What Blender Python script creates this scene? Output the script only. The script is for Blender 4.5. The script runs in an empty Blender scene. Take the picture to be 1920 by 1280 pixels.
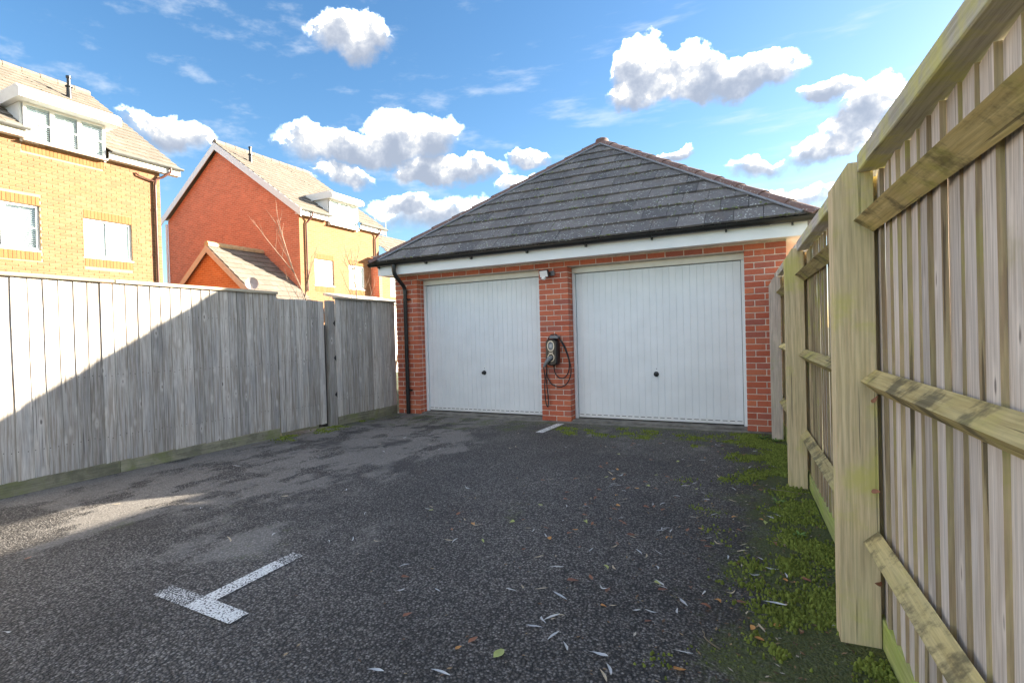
import bpy, bmesh, math, random
import numpy as np
from mathutils import Matrix, Vector, Euler
R = math.radians
random.seed(7)
S = bpy.context.scene
COL = S.collection

# ------------------------------------------------------------------ camera
YAW, PITCH, ROLL, CAMH = R(26.46), R(-0.671), R(-1.582), 1.265
cam = bpy.data.cameras.new('camera'); cam_o = bpy.data.objects.new('camera', cam); COL.objects.link(cam_o)
cam.sensor_fit = 'HORIZONTAL'; cam.sensor_width = 36.0; cam.lens = 968.9 / 1920 * 36.0
cam.clip_start = 0.02; cam.clip_end = 3000
fw = Vector((-math.sin(YAW) * math.cos(PITCH), math.cos(YAW) * math.cos(PITCH), math.sin(PITCH)))
rt = Vector((math.cos(YAW), math.sin(YAW), 0)); up = rt.cross(fw)
r2 = math.cos(ROLL) * rt + math.sin(ROLL) * up; u2 = -math.sin(ROLL) * rt + math.cos(ROLL) * up
cam_o.matrix_world = Matrix(((r2.x, u2.x, -fw.x, 0), (r2.y, u2.y, -fw.y, 0), (r2.z, u2.z, -fw.z, CAMH), (0, 0, 0, 1)))
S.camera = cam_o

# ------------------------------------------------------------------ node helper
class G:
    def __init__(s, tree): s.t = tree
    def __call__(s, typ, _out=None, _p=None, **kw):
        n = s.t.nodes.new('ShaderNode' + typ)
        for k, v in (_p or {}).items(): setattr(n, k, v)
        for k, v in kw.items():
            key = int(k[1:]) if k[0] == 'i' and k[1:].isdigit() else k.replace('_', ' ')
            s.put(n.inputs[key], v)
        return n.outputs[_out if _out is not None else 0]
    def put(s, sock, v):
        if isinstance(v, bpy.types.NodeSocket): s.t.links.new(v, sock)
        else: sock.default_value = v
    def m(s, op, a, b=0.0, c=None, clamp=False):
        kw = dict(i0=a, i1=b)
        if c is not None: kw['i2'] = c
        return s('Math', _p=dict(operation=op, use_clamp=clamp), **kw)
    def v(s, op, a, b=(0, 0, 0), c=None, out=0):
        kw = dict(i0=a, i1=b)
        if c is not None: kw['i2'] = c
        return s('VectorMath', _out=out, _p=dict(operation=op), **kw)
    def mix(s, f, a, b, blend='MIX'):
        return s('Mix', _out=2, _p=dict(data_type='RGBA', blend_type=blend), i0=f, i6=a, i7=b)
    def ss(s, x, lo, hi):
        return s('MapRange', _p=dict(interpolation_type='SMOOTHSTEP'), Value=x, From_Min=lo, From_Max=hi)
    def noise(s, vec, scale, detail=3, rough=.55, out=0):
        return s('TexNoise', _out=out, Vector=vec, Scale=scale, Detail=detail, Roughness=rough)
    def ramp(s, x, stops, interp='LINEAR'):
        n = s.t.nodes.new('ShaderNodeValToRGB'); s.put(n.inputs[0], x); cr = n.color_ramp; cr.interpolation = interp
        while len(cr.elements) < len(stops): cr.elements.new(0.5)
        for e, (p, c) in zip(cr.elements, stops): e.position = p; e.color = (*c, 1)
        return n.outputs[0]

def c4(c): return (c[0], c[1], c[2], 1)

# ------------------------------------------------------------------ world, sun, exposure
SUN = Vector((1.0, 0.985, 0.437)).normalized()
EL = math.asin(SUN.z); AZ = math.atan2(SUN.x, SUN.y)
W = bpy.data.worlds.new('World'); S.world = W; W.use_nodes = True
g = G(W.node_tree); W.node_tree.nodes.clear()
sky = W.node_tree.nodes.new('ShaderNodeTexSky'); sky.sky_type = 'NISHITA'; sky.sun_disc = False
sky.sun_elevation = EL; sky.sun_rotation = AZ; sky.air_density = 1.0; sky.dust_density = 0.6; sky.ozone_density = 2.0
skyc = g('HueSaturation', Hue=0.5, Saturation=1.22, Value=0.212, Color=sky.outputs[0])
dirv = g('TexCoord', _out='Generated')
sp = W.node_tree.nodes.new('ShaderNodeSeparateXYZ'); g.put(sp.inputs[0], dirv)
az = g.m('MULTIPLY', g.m('ARCTAN2', sp.outputs[0], sp.outputs[1]), 57.29578)
el = g.m('MULTIPLY', g.m('ARCSINE', sp.outputs[2]), 57.29578)
ae = g('CombineXYZ', X=az, Y=el)
n1 = g.noise(dirv, 9.0, 3, .6, 1); n2 = g.noise(dirv, 30.0, 4, .65, 1)
w1 = g.v('SUBTRACT', n1, (.5, .5, .5)); w2 = g.v('SUBTRACT', n2, (.5, .5, .5))
aew = g.v('MULTIPLY_ADD', w1, (4.5, 4.5, 0), ae)
aew = g.v('MULTIPLY_ADD', w2, (2.6, 2.0, 0), aew)
# cumulus: azimuth, elevation, half width, half height (degrees)
CL = [(-42.5,29.2,4.6,2.3),(-11.6,26.2,3.8,2.7),(-7.3,24.9,3.9,2.4),(-1.5,23.5,5.6,1.9),(-12.5,23.8,3.3,1.9),(5.1,20.7,2.6,1.2),
 (8.9,19.1,2.7,2.3),(7.3,17.6,2.4,1.4),(4.8,16.2,3.2,1.3),(-0.7,15.4,3.1,1.3),(-59.3,18.8,3.9,1.7),(-45.5,19.1,4.9,2.2),(-37.2,20.6,5.3,2.7),
 (-40.9,19.2,3.6,1.9),(-44.2,16.6,3.2,1.0),(-32.4,17.8,6.4,1.5),(-35.3,17.4,3.4,1.2),(-25.7,16.2,2.8,1.3),(-24.4,18.8,2.4,0.9),
 (-34.3,13.3,9.2,2.3),(-38.8,14.6,3.4,1.2),(-8.9,17.5,1.5,0.8),(2.9,12.2,5.8,1.4),(-49.9,15.6,3.2,1.0),(8.1,16.3,2.6,1.1)]
acc = None
for a0, e0, w, h in CL:
    w *= .90; h *= .88
    q = g.v('MULTIPLY_ADD', aew, (1 / w, 1 / h, 0), (-a0 / w, -e0 / h, 1.0))
    wt = g.m('SUBTRACT', 1.55, g.v('LENGTH', q, out=1), clamp=True)
    acc = g.v('MULTIPLY', q, wt) if acc is None else g.v('MULTIPLY_ADD', q, wt, acc)
sa = W.node_tree.nodes.new('ShaderNodeSeparateXYZ'); g.put(sa.inputs[0], acc)
hgt = g.m('DIVIDE', sa.outputs[1], g.m('MAXIMUM', sa.outputs[2], .001))
# broken cumulus round the unseen rest of the sky, cover raised to brighten the shade
n22 = g.noise(dirv, 24, 4, .6)
rest = g.m('MAXIMUM', g.ss(az, 16, 24), g.ss(az, -72, -80))
cu = g.noise(g.v('MULTIPLY', dirv, (1, 1, 2.2)), 3.4, 4, .55)
cu = g.m('MULTIPLY', g.m('MULTIPLY', g.ss(cu, .44, .56), .5), g.m('MULTIPLY', rest, g.ss(el, 3, 10)))
sw = g.m('ADD', sa.outputs[2], cu)
soft = g.m('MULTIPLY_ADD', g.ss(el, 24, 12), .24, .34)
dens = g('MapRange', _p=dict(interpolation_type='SMOOTHSTEP'), Value=g.m('SUBTRACT', sw, g.m('MULTIPLY', g.ss(n22, .42, .66), .05)), From_Min=.0, From_Max=soft)
lit = g.m('ADD', g.m('MULTIPLY', hgt, .75), g.m('MULTIPLY', g.m('SUBTRACT', n22, .5), 2.6))
lit = g.m('SUBTRACT', lit, g.m('MULTIPLY', g.m('SUBTRACT', sw, .25), .5))
cloudc = g.ramp(g.ss(lit, -.70, .55), [(0, (.038, .043, .053)), (.38, (.054, .058, .066)), (.68, (.078, .079, .080)), (1, (1.15, 1.16, 1.17))])
# thin high cirrus: streaks of stretched noise over the whole dome
cz = g.v('MULTIPLY', dirv, (2.2, 7.5, 16.0))
cir = g.m('MULTIPLY', g.ss(g.noise(cz, 1.6, 5, .62), .52, .78), g.ss(el, 3, 10))
CLOUD = 9.0
skyl = g.mix(g.m('MULTIPLY', cir, .45), skyc, (CLOUD * .09, CLOUD * .095, CLOUD * .10, 1))
cb = g.v('SCALE', cloudc); cb.node.inputs['Scale'].default_value = CLOUD
fin = g.mix(g.m('MULTIPLY', dens, .95), skyl, cb)
bg = W.node_tree.nodes.new('ShaderNodeBackground'); g.put(bg.inputs[0], fin); bg.inputs[1].default_value = 0.09
ow = W.node_tree.nodes.new('ShaderNodeOutputWorld'); W.node_tree.links.new(bg.outputs[0], ow.inputs[0])

sun = bpy.data.lights.new('sun', 'SUN'); sun.energy = 2.0; sun.angle = R(0.55); sun.color = (1, .87, .69)
sun_o = bpy.data.objects.new('sun', sun); COL.objects.link(sun_o); sun_o.location = SUN * 60
sun_o.rotation_euler = SUN.to_track_quat('Z', 'Y').to_euler()
S.view_settings.view_transform = 'Standard'; S.view_settings.look = 'None'
S.view_settings.exposure = 3.95; S.view_settings.gamma = 1.0; S.view_settings.use_curve_mapping = False
S.render.engine = 'CYCLES'
S.cycles.max_bounces = 6; S.cycles.diffuse_bounces = 4; S.cycles.glossy_bounces = 3; S.cycles.transparent_max_bounces = 8

# ------------------------------------------------------------------ mesh helpers
TM = {}
def emp(name, loc, label, cat, group=None, rz=0.0):
    o = bpy.data.objects.new(name, None); COL.objects.link(o); o.location = loc; o.rotation_euler = (0, 0, rz)
    o.empty_display_size = .2
    o['label'] = label; o['category'] = cat
    if group: o['group'] = group
    TM[o] = Matrix.Translation(loc) @ Matrix.Rotation(rz, 4, 'Z')
    return o
def tag(o, label=None, cat=None, group=None, kind=None):
    if label: o['label'] = label
    if cat: o['category'] = cat
    if group: o['group'] = group
    if kind: o['kind'] = kind
    return o
def link(name, me, parent=None, loc=(0, 0, 0), rot=None, label=None):
    o = bpy.data.objects.new(name, me); COL.objects.link(o); o.location = loc
    if rot is not None: o.rotation_euler = rot
    if parent is not None: o.parent = parent
    if label: o['label'] = label
    TM[o] = (TM[parent] if parent is not None else Matrix()) @ Matrix.Translation(loc)
    return o
class MB:
    def __init__(s): s.V = []; s.F = []; s.M = []; s.smooth = False
    def add(s, V, F, mi=0):
        b = len(s.V); s.V += [tuple(v) for v in V]; s.F += [tuple(i + b for i in f) for f in F]; s.M += [mi] * len(F); return s
    def box(s, x0, x1, y0, y1, z0, z1, mi=0):
        V = [(x, y, z) for z in (z0, z1) for y in (y0, y1) for x in (x0, x1)]
        return s.add(V, [(0, 2, 3, 1), (4, 5, 7, 6), (0, 1, 5, 4), (2, 6, 7, 3), (0, 4, 6, 2), (1, 3, 7, 5)], mi)
    def cbox(s, x0, x1, y0, y1, z0, z1, b=.003, mi=0):
        c = ((x0 + x1) / 2, (y0 + y1) / 2, (z0 + z1) / 2); h = (abs(x1 - x0) / 2, abs(y1 - y0) / 2, abs(z1 - z0) / 2)
        b = min(b, min(h) * .6); V = []; idx = {}
        for sx in (-1, 1):
            for sy in (-1, 1):
                for sz in (-1, 1):
                    sg = (sx, sy, sz)
                    for a in range(3):
                        idx[(sg, a)] = len(V)
                        V.append(tuple(c[i] + sg[i] * (h[i] if i == a else h[i] - b) for i in range(3)))
        F = []
        for a in range(3):
            o1, o2 = [i for i in range(3) if i != a]
            for sa in (-1, 1):
                q = []
                for p, r in ((-1, -1), (1, -1), (1, 1), (-1, 1)):
                    sg = [0, 0, 0]; sg[a] = sa; sg[o1] = p; sg[o2] = r; q.append(idx[(tuple(sg), a)])
                F.append(q)
        for a in range(3):      # edges parallel to axis a
            o1, o2 = [i for i in range(3) if i != a]
            for p in (-1, 1):
                for r in (-1, 1):
                    l = [0, 0, 0]; l[o1] = p; l[o2] = r; hh = list(l); l[a] = -1; hh[a] = 1; l = tuple(l); hh = tuple(hh)
                    F.append((idx[(l, o1)], idx[(hh, o1)], idx[(hh, o2)], idx[(l, o2)]))
        for sx in (-1, 1):
            for sy in (-1, 1):
                for sz in (-1, 1): F.append(tuple(idx[((sx, sy, sz), a)] for a in range(3)))
        return s.add(V, F, mi)
    def prism(s, poly, d, mi=0):       # poly: list of 3d points, d: extrusion vector
        n = len(poly); d = Vector(d); V = [tuple(p) for p in poly] + [tuple(Vector(p) + d) for p in poly]
        F = [tuple(range(n)), tuple(range(2 * n - 1, n - 1, -1))] + [(i, i + n, (i + 1) % n + n, (i + 1) % n) for i in range(n)]
        return s.add(V, F, mi)
    def tube(s, path, r, n=8, mi=0, cap=True):
        P = [Vector(p) for p in path]; b = len(s.V); rs = r if isinstance(r, (list, tuple)) else [r] * len(P)
        ref = Vector((0, 0, 1)); V = []; F = []
        prev = None
        for i, p in enumerate(P):
            t = (P[min(i + 1, len(P) - 1)] - P[max(i - 1, 0)]).normalized()
            if prev is None:
                a = t.cross(ref)
                if a.length < .1: a = t.cross(Vector((1, 0, 0)))
            else: a = prev - t * prev.dot(t)
            a.normalize(); prev = a; bb = t.cross(a)
            for k in range(n):
                an = 2 * math.pi * k / n; V.append(tuple(p + rs[i] * (math.cos(an) * a + math.sin(an) * bb)))
        for i in range(len(P) - 1):
            for k in range(n): F.append((i * n + k, i * n + (k + 1) % n, (i + 1) * n + (k + 1) % n, (i + 1) * n + k))
        if cap: F.append(tuple(range(n - 1, -1, -1))); F.append(tuple((len(P) - 1) * n + k for k in range(n)))
        return s.add(V, F, mi)
    def mesh(s, name, mats, M=None):
        me = bpy.data.meshes.new(name); V = s.V
        if M is not None: V = [tuple(M @ Vector(v)) for v in V]
        me.from_pydata(V, [], s.F)
        for m in mats if isinstance(mats, (list, tuple)) else [mats]: me.materials.append(m)
        if any(s.M): me.polygons.foreach_set('material_index', s.M)
        bm = bmesh.new(); bm.from_mesh(me); bmesh.ops.recalc_face_normals(bm, faces=bm.faces); bm.to_mesh(me); bm.free()
        if s.smooth:
            me.polygons.foreach_set('use_smooth', [True] * len(me.polygons))
            try: me.set_sharp_from_angle(angle=R(40))
            except Exception: pass
        me.update(); return me
    def build(s, name, mats, parent=None, loc=None, label=None):
        if parent is not None: M = TM[parent].inverted(); return link(name, s.mesh(name, mats, M), parent, label=label)
        loc = loc or (0, 0, 0)
        return link(name, s.mesh(name, mats, Matrix.Translation(loc).inverted()), None, loc, label=label)
    def sm(s): s.smooth = True; return s

def disc(c, nrm, r, n=16, ry=None):
    nrm = Vector(nrm).normalized(); a = nrm.orthogonal().normalized() if abs(nrm.z) > .9 else Vector((0, 0, 1)).cross(nrm).normalized(); b = nrm.cross(a)
    ry = ry or r
    return [Vector(c) + a * r * math.cos(2 * math.pi * k / n) + b * ry * math.sin(2 * math.pi * k / n) for k in range(n)]

# ------------------------------------------------------------------ materials
def newmat(name):
    m = bpy.data.materials.new(name); m.use_nodes = True; t = m.node_tree; t.nodes.clear()
    out = t.nodes.new('ShaderNodeOutputMaterial'); p = t.nodes.new('ShaderNodeBsdfPrincipled'); t.links.new(p.outputs[0], out.inputs[0])
    return m, G(t), p
def bump(g, p, h, strength=.4, dist=.01):
    g.put(p.inputs['Normal'], g('Bump', Strength=strength, Distance=dist, Height=h))
def rnd(g):
    a = g('ObjectInfo', _out='Random'); b = g('NewGeometry', _out='Random Per Island')
    return g.m('FRACT', g.m('MULTIPLY_ADD', b, 7.31, a))
def plain(name, col, rough=.5, metal=0.0, var=.08, scale=8, bmp=0.0, spec=None):
    m, g, p = newmat(name); pos = g('TexCoord', _out='Object')
    n = g.noise(pos, scale, 4)
    d = tuple(c * (1 - var * 2.2) for c in col); l = tuple(min(1, c * (1 + var)) for c in col)
    g.put(p.inputs['Base Color'], g.ramp(n, [(.3, d), (.7, l)])); p.inputs['Roughness'].default_value = rough; p.inputs['Metallic'].default_value = metal
    if spec is not None: p.inputs['Specular IOR Level'].default_value = spec
    if bmp: bump(g, p, g.noise(pos, scale * 6, 4), bmp, .01)
    return m
def brickmat(name, cols, green=0.0):
    m, g, p = newmat(name); r = rnd(g); pos = g('NewGeometry', _out='Position')
    n = len(cols); base = g.ramp(r, [((i + .5) / n, c) for i, c in enumerate(cols)])
    nz = g.noise(pos, 45, 5, .65); base = g.mix(g.m('MULTIPLY', g.ss(nz, .45, .75), .35), base, (.34, .13, .085, 1)) if green else base
    base = g.mix(.55, base, g.ramp(nz, [(.25, (.62, .6, .58)), (.75, (1.12, 1.1, 1.08))]), 'MULTIPLY')
    spk = g.ss(g.noise(pos, 210, 2), .62, .75); base = g.mix(g.m('MULTIPLY', spk, .35), base, (.5, .36, .27, 1))
    if green:   # mortar smears and efflorescence
        ef = g.ss(g.noise(pos, 5.5, 5, .7), .60, .80); base = g.mix(g.m('MULTIPLY', ef, .28), base, (.60, .47, .40, 1))
    g.put(p.inputs['Base Color'], base); p.inputs['Roughness'].default_value = .85
    bump(g, p, g.noise(pos, 120, 4, .7), .35, .004)
    return m
def bricktex(name, c1, c2, mortar, rot):
    """brick wall seen from too far to pick bricks apart"""
    m, g, p = newmat(name); pos = g('NewGeometry', _out='Position')
    s = m.node_tree.nodes.new('ShaderNodeSeparateXYZ'); g.put(s.inputs[0], pos)
    uv = g('CombineXYZ', X=s.outputs[0 if rot == 'x' else 1], Y=s.outputs[2])
    t = m.node_tree.nodes.new('ShaderNodeTexBrick'); g.put(t.inputs['Vector'], uv)
    t.inputs['Scale'].default_value = 1; t.inputs['Brick Width'].default_value = .2366; t.inputs['Row Height'].default_value = .079
    t.inputs['Mortar Size'].default_value = .0055; t.inputs['Mortar Smooth'].default_value = .2; t.inputs['Bias'].default_value = 0
    g.put(t.inputs['Color1'], c4(c1)); g.put(t.inputs['Color2'], c4(c2)); g.put(t.inputs['Mortar'], c4(mortar))
    nz = g.noise(pos, 3, 5, .6)
    g.put(p.inputs['Base Color'], g.mix(.5, t.outputs[0], g.ramp(nz, [(.3, (.75, .75, .75)), (.7, (1.1, 1.08, 1.05))]), 'MULTIPLY'))
    p.inputs['Roughness'].default_value = .9
    bump(g, p, g.m('SUBTRACT', 1.0, t.outputs[1]), .6, .006)
    return m
def woodmat(name, axis, cA, cB, cD, knots=True, algae=0.0, acol=(.20, .27, .04), grime=0.0, sat=1.0):
    m, g, p = newmat(name); r = rnd(g); co = g('TexCoord', _out='Object')
    off = g.v('SCALE', (13.7, 29.1, 41.3)); g.put(off.node.inputs['Scale'], r)
    co2 = g.v('ADD', co, off)
    sc = {'x': (1.2, 22, 22), 'y': (22, 1.2, 22), 'z': (22, 22, 1.2)}[axis]
    gr = g.noise(g.v('MULTIPLY', co2, sc), 2.2, 6, .65)
    sc2 = {'x': (4, 120, 120), 'y': (120, 4, 120), 'z': (120, 120, 4)}[axis]
    fine = g.noise(g.v('MULTIPLY', co2, sc2), 1.0, 3, .6)
    blo = g.noise(g.v('MULTIPLY', co2, {'x': (.9, 5, 5), 'y': (5, .9, 5), 'z': (5, 5, .9)}[axis]), 1.4, 4, .6)
    base = g.mix(g.ss(gr, .40, .62), c4(cA), c4(cB))
    base = g.mix(g.m('MULTIPLY', g.ss(blo, .45, .75), .75), base, c4(cD))
    tone = g.m('MULTIPLY_ADD', g.m('FRACT', g.m('MULTIPLY', r, 5.7)), .56, .72)
    base = g.mix(1.0, base, g('CombineColor', i0=tone, i1=tone, i2=tone), 'MULTIPLY')
    base = g.mix(.62, base, g.ramp(fine, [(.3, (.55, .55, .55)), (.65, (1.12, 1.12, 1.12))]), 'MULTIPLY')
    h = g.m('MULTIPLY_ADD', fine, .5, gr)
    ck = g.noise(g.v('MULTIPLY', co2, {'x': (1.1, 70, 70), 'y': (70, 1.1, 70), 'z': (70, 70, 1.1)}[axis]), 1.0, 2, .5); ck = g.ss(ck, .665, .70)
    base = g.mix(g.m('MULTIPLY', ck, .62), base, (.05, .04, .033, 1)); h = g.m('MULTIPLY_ADD', ck, -1.0, h)
    if knots:
        kv = g.v('MULTIPLY', co2, {'x': (3.4, 9, 5), 'y': (9, 3.4, 9), 'z': (5, 9, 3.4)}[axis])
        vo = m.node_tree.nodes.new('ShaderNodeTexVoronoi'); vo.inputs['Scale'].default_value = 1.0; g.put(vo.inputs['Vector'], g.v('ADD', kv, g.v('SCALE', g.noise(co2, 30, 2, .5, 1))))
        vo.inputs['Vector'].links[0].from_node.inputs[1].links[0].from_node.inputs['Scale'].default_value = .04
        d = vo.outputs['Distance']
        halo = g.m('SUBTRACT', 1.0, g.ss(d, .10, .26)); core = g.m('SUBTRACT', 1.0, g.ss(d, .045, .10))
        base = g.mix(g.m('MULTIPLY', halo, .35), base, c4(tuple(min(1, c * 1.5) for c in cA)))
        base = g.mix(g.m('MULTIPLY', core, .72), base, (.07, .05, .04, 1))
    if grime:
        gm = g.ss(g.noise(co2, 5.5, 5, .7), .47, .62)
        base = g.mix(g.m('MULTIPLY', gm, grime), base, (.055, .052, .042, 1))
    if algae:
        am = g.ss(g.noise(co2, 3.1, 5, .65), .62 - .34 * algae, .82 - .3 * algae)
        base = g.mix(g.m('MULTIPLY', am, min(1, .5 + .4 * algae)), base, c4(acol))
    g.put(p.inputs['Base Color'], base); p.inputs['Roughness'].default_value = .88; p.inputs['Specular IOR Level'].default_value = .2
    bump(g, p, h, .5, .004)
    return m
def rooftile(name, c1, c2, lichen=0.0, moss=0.0):
    m, g, p = newmat(name); r = rnd(g); pos = g('NewGeometry', _out='Position')
    base = g.mix(r, c4(c1), c4(c2)); nz = g.noise(pos, 12, 6, .7)
    base = g.mix(.6, base, g.ramp(nz, [(.3, (.6, .6, .62)), (.7, (1.2, 1.2, 1.18))]), 'MULTIPLY')
    if lichen:
        v1 = m.node_tree.nodes.new('ShaderNodeTexVoronoi'); v1.inputs['Scale'].default_value = 26; g.put(v1.inputs['Vector'], pos)
        s1 = g.m('MULTIPLY', g.m('SUBTRACT', 1.0, g.ss(v1.outputs['Distance'], .12, .34)), g.ss(g.noise(pos, 7, 3), .40, .56))
        base = g.mix(g.m('MULTIPLY', s1, lichen), base, (.52, .54, .50, 1))
        s2 = g.ss(g.noise(pos, 75, 3, .7), .60, .70); base = g.mix(g.m('MULTIPLY', s2, .55 * lichen), base, (.34, .33, .30, 1))
        s3 = g.ss(g.noise(pos, 2.7, 4, .6), .56, .74); base = g.mix(g.m('MULTIPLY', s3, .35), base, (.17, .12, .085, 1))
    if moss:
        ms = g.ss(g.noise(g.v('MULTIPLY', pos, (9, 2.2, 2.6)), 2.4, 5, .7), .60, .72); base = g.mix(g.m('MULTIPLY', ms, moss), base, (.13, .20, .035, 1))
    g.put(p.inputs['Base Color'], base); p.inputs['Roughness'].default_value = .8
    bump(g, p, g.noise(pos, 60, 5, .7), .5, .006)
    return m
def glassmat(name):
    m = bpy.data.materials.new(name); m.use_nodes = True; t = m.node_tree; t.nodes.clear(); g = G(t)
    out = t.nodes.new('ShaderNodeOutputMaterial'); tr = t.nodes.new('ShaderNodeBsdfTransparent'); gl = t.nodes.new('ShaderNodeBsdfGlossy'); gl.inputs['Roughness'].default_value = .03
    gl.inputs[0].default_value = (.9, .95, 1, 1); tr.inputs[0].default_value = (.93, .97, .97, 1)
    mx = t.nodes.new('ShaderNodeMixShader'); g.put(mx.inputs[0], g.m('MULTIPLY_ADD', g.m('POWER', g('LayerWeight', _out='Facing', Blend=.5), 4.0), .55, .05)); t.links.new(tr.outputs[0], mx.inputs[1]); t.links.new(gl.outputs[0], mx.inputs[2]); t.links.new(mx.outputs[0], out.inputs[0])
    return m

M_brick = brickmat('red_brick', [(.50, .115, .060), (.64, .165, .080), (.55, .14, .078), (.68, .20, .095), (.42, .12, .085), (.60, .16, .085)], 1.0)
M_mortar = plain('mortar', (.76, .67, .57), .95, var=.12, scale=14, bmp=.5)
M_ybrick = brickmat('buff_brick', [(0.237, 0.115, 0.050), (0.268, 0.133, 0.060), (0.217, 0.101, 0.046), (0.279, 0.150, 0.072), (0.237, 0.108, 0.053), (0.258, 0.136, 0.067)])
M_ymortar = plain('buff_mortar', (0.344, 0.250, 0.160), .95, var=.08, scale=10)
M_ysoldier = brickmat('buff_soldier_brick', [(0.227, 0.101, 0.029), (0.258, 0.122, 0.041), (0.237, 0.110, 0.034)])
M_ytex_y = bricktex('buff_brickwork', (0.237, 0.115, 0.050), (0.273, 0.140, 0.065), (0.310, 0.215, 0.134), 'y')
M_rtex_x = bricktex('red_brickwork_gable', (.78, .225, .12), (.66, .175, .09), (.76, .44, .30), 'x')
M_otex_x = bricktex('orange_brickwork_gable', (.66, .205, .07), (.54, .155, .05), (.66, .38, .22), 'x')
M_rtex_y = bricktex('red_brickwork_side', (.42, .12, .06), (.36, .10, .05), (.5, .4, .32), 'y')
M_white = plain('white_paint', (.84, .865, .885), .38, var=.025, scale=3)
M_upvc = plain('white_upvc', (.84, .84, .83), .3, var=.02)
M_cream = plain('cream_painted_steel', (.83, .80, .72), .42, var=.04)
M_black = plain('black_plastic', (.018, .019, .02), .32, var=.15, scale=5)
M_blackmatt = plain('black_rubber', (.02, .02, .022), .55, var=.1)
M_dark = plain('dark_void', (.01, .01, .012), .8, var=.1)
M_steel = plain('silver_trim', (.40, .40, .39), .3, 1.0, var=.04)
M_grey = plain('grey_plastic', (.22, .23, .24), .45, var=.08)
M_glass = glassmat('window_glass')
M_blind = plain('white_blind', (.80, .81, .80), .6, var=.02)
M_room = plain('dim_room', (.42, .50, .55), .8, var=.1)
M_conc = plain('concrete', (.20, .19, .17), .92, var=.22, scale=9, bmp=.5)
M_lead = plain('lead_flashing', (.24, .26, .30), .5, var=.1, scale=12)
M_wl = woodmat('weathered_fence_board', 'z', (.54, .51, .475), (.37, .325, .28), (.33, .325, .325))
M_wlg = woodmat('weathered_gravel_board', 'y', (.36, .34, .24), (.29, .28, .20), (.22, .21, .16), False, .55, (.20, .22, .09), .35)
M_wlc = woodmat('weathered_capping', 'y', (.42, .37, .29), (.34, .30, .23), (.25, .24, .21), False)
M_wr = woodmat('grey_brown_fence_board', 'z', (.60, .54, .485), (.46, .395, .34), (.58, .545, .52), True, .06, (.36, .33, .12))
M_wre = woodmat('algae_board_edge', 'z', (.48, .38, .23), (.36, .26, .165), (.42, .37, .19), False, .34, (.42, .41, .11))
M_wp = woodmat('green_tinged_post', 'z', (.76, .62, .39), (.63, .50, .30), (.68, .58, .33), False, .38, (.58, .55, .14))
M_wpp = woodmat('pale_post', 'z', (.52, .44, .38), (.42, .34, .29), (.47, .42, .33), True, .2, (.34, .39, .12))
M_wra = woodmat('mossy_arris_rail', 'y', (.60, .50, .25), (.50, .40, .18), (.60, .53, .27), False, .34, (.46, .45, .11), .7)
M_wgb = woodmat('green_gravel_board', 'y', (.38, .40, .16), (.32, .35, .12), (.38, .42, .15), False, .6, (.34, .43, .09))
M_wcap = woodmat('lichen_capping', 'y', (.60, .56, .52), (.46, .42, .37), (.56, .54, .34), False, .48, (.60, .58, .14))
M_slate = rooftile('dark_grey_tile', (.10, .095, .098), (.195, .18, .175), 1.0, .8)
M_hip = rooftile('brown_hip_tile', (.15, .085, .075), (.24, .15, .125), .6, .4)
M_hrt = rooftile('buff_brown_roof_tile', (.150, .132, .110), (.195, .170, .142))

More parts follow.
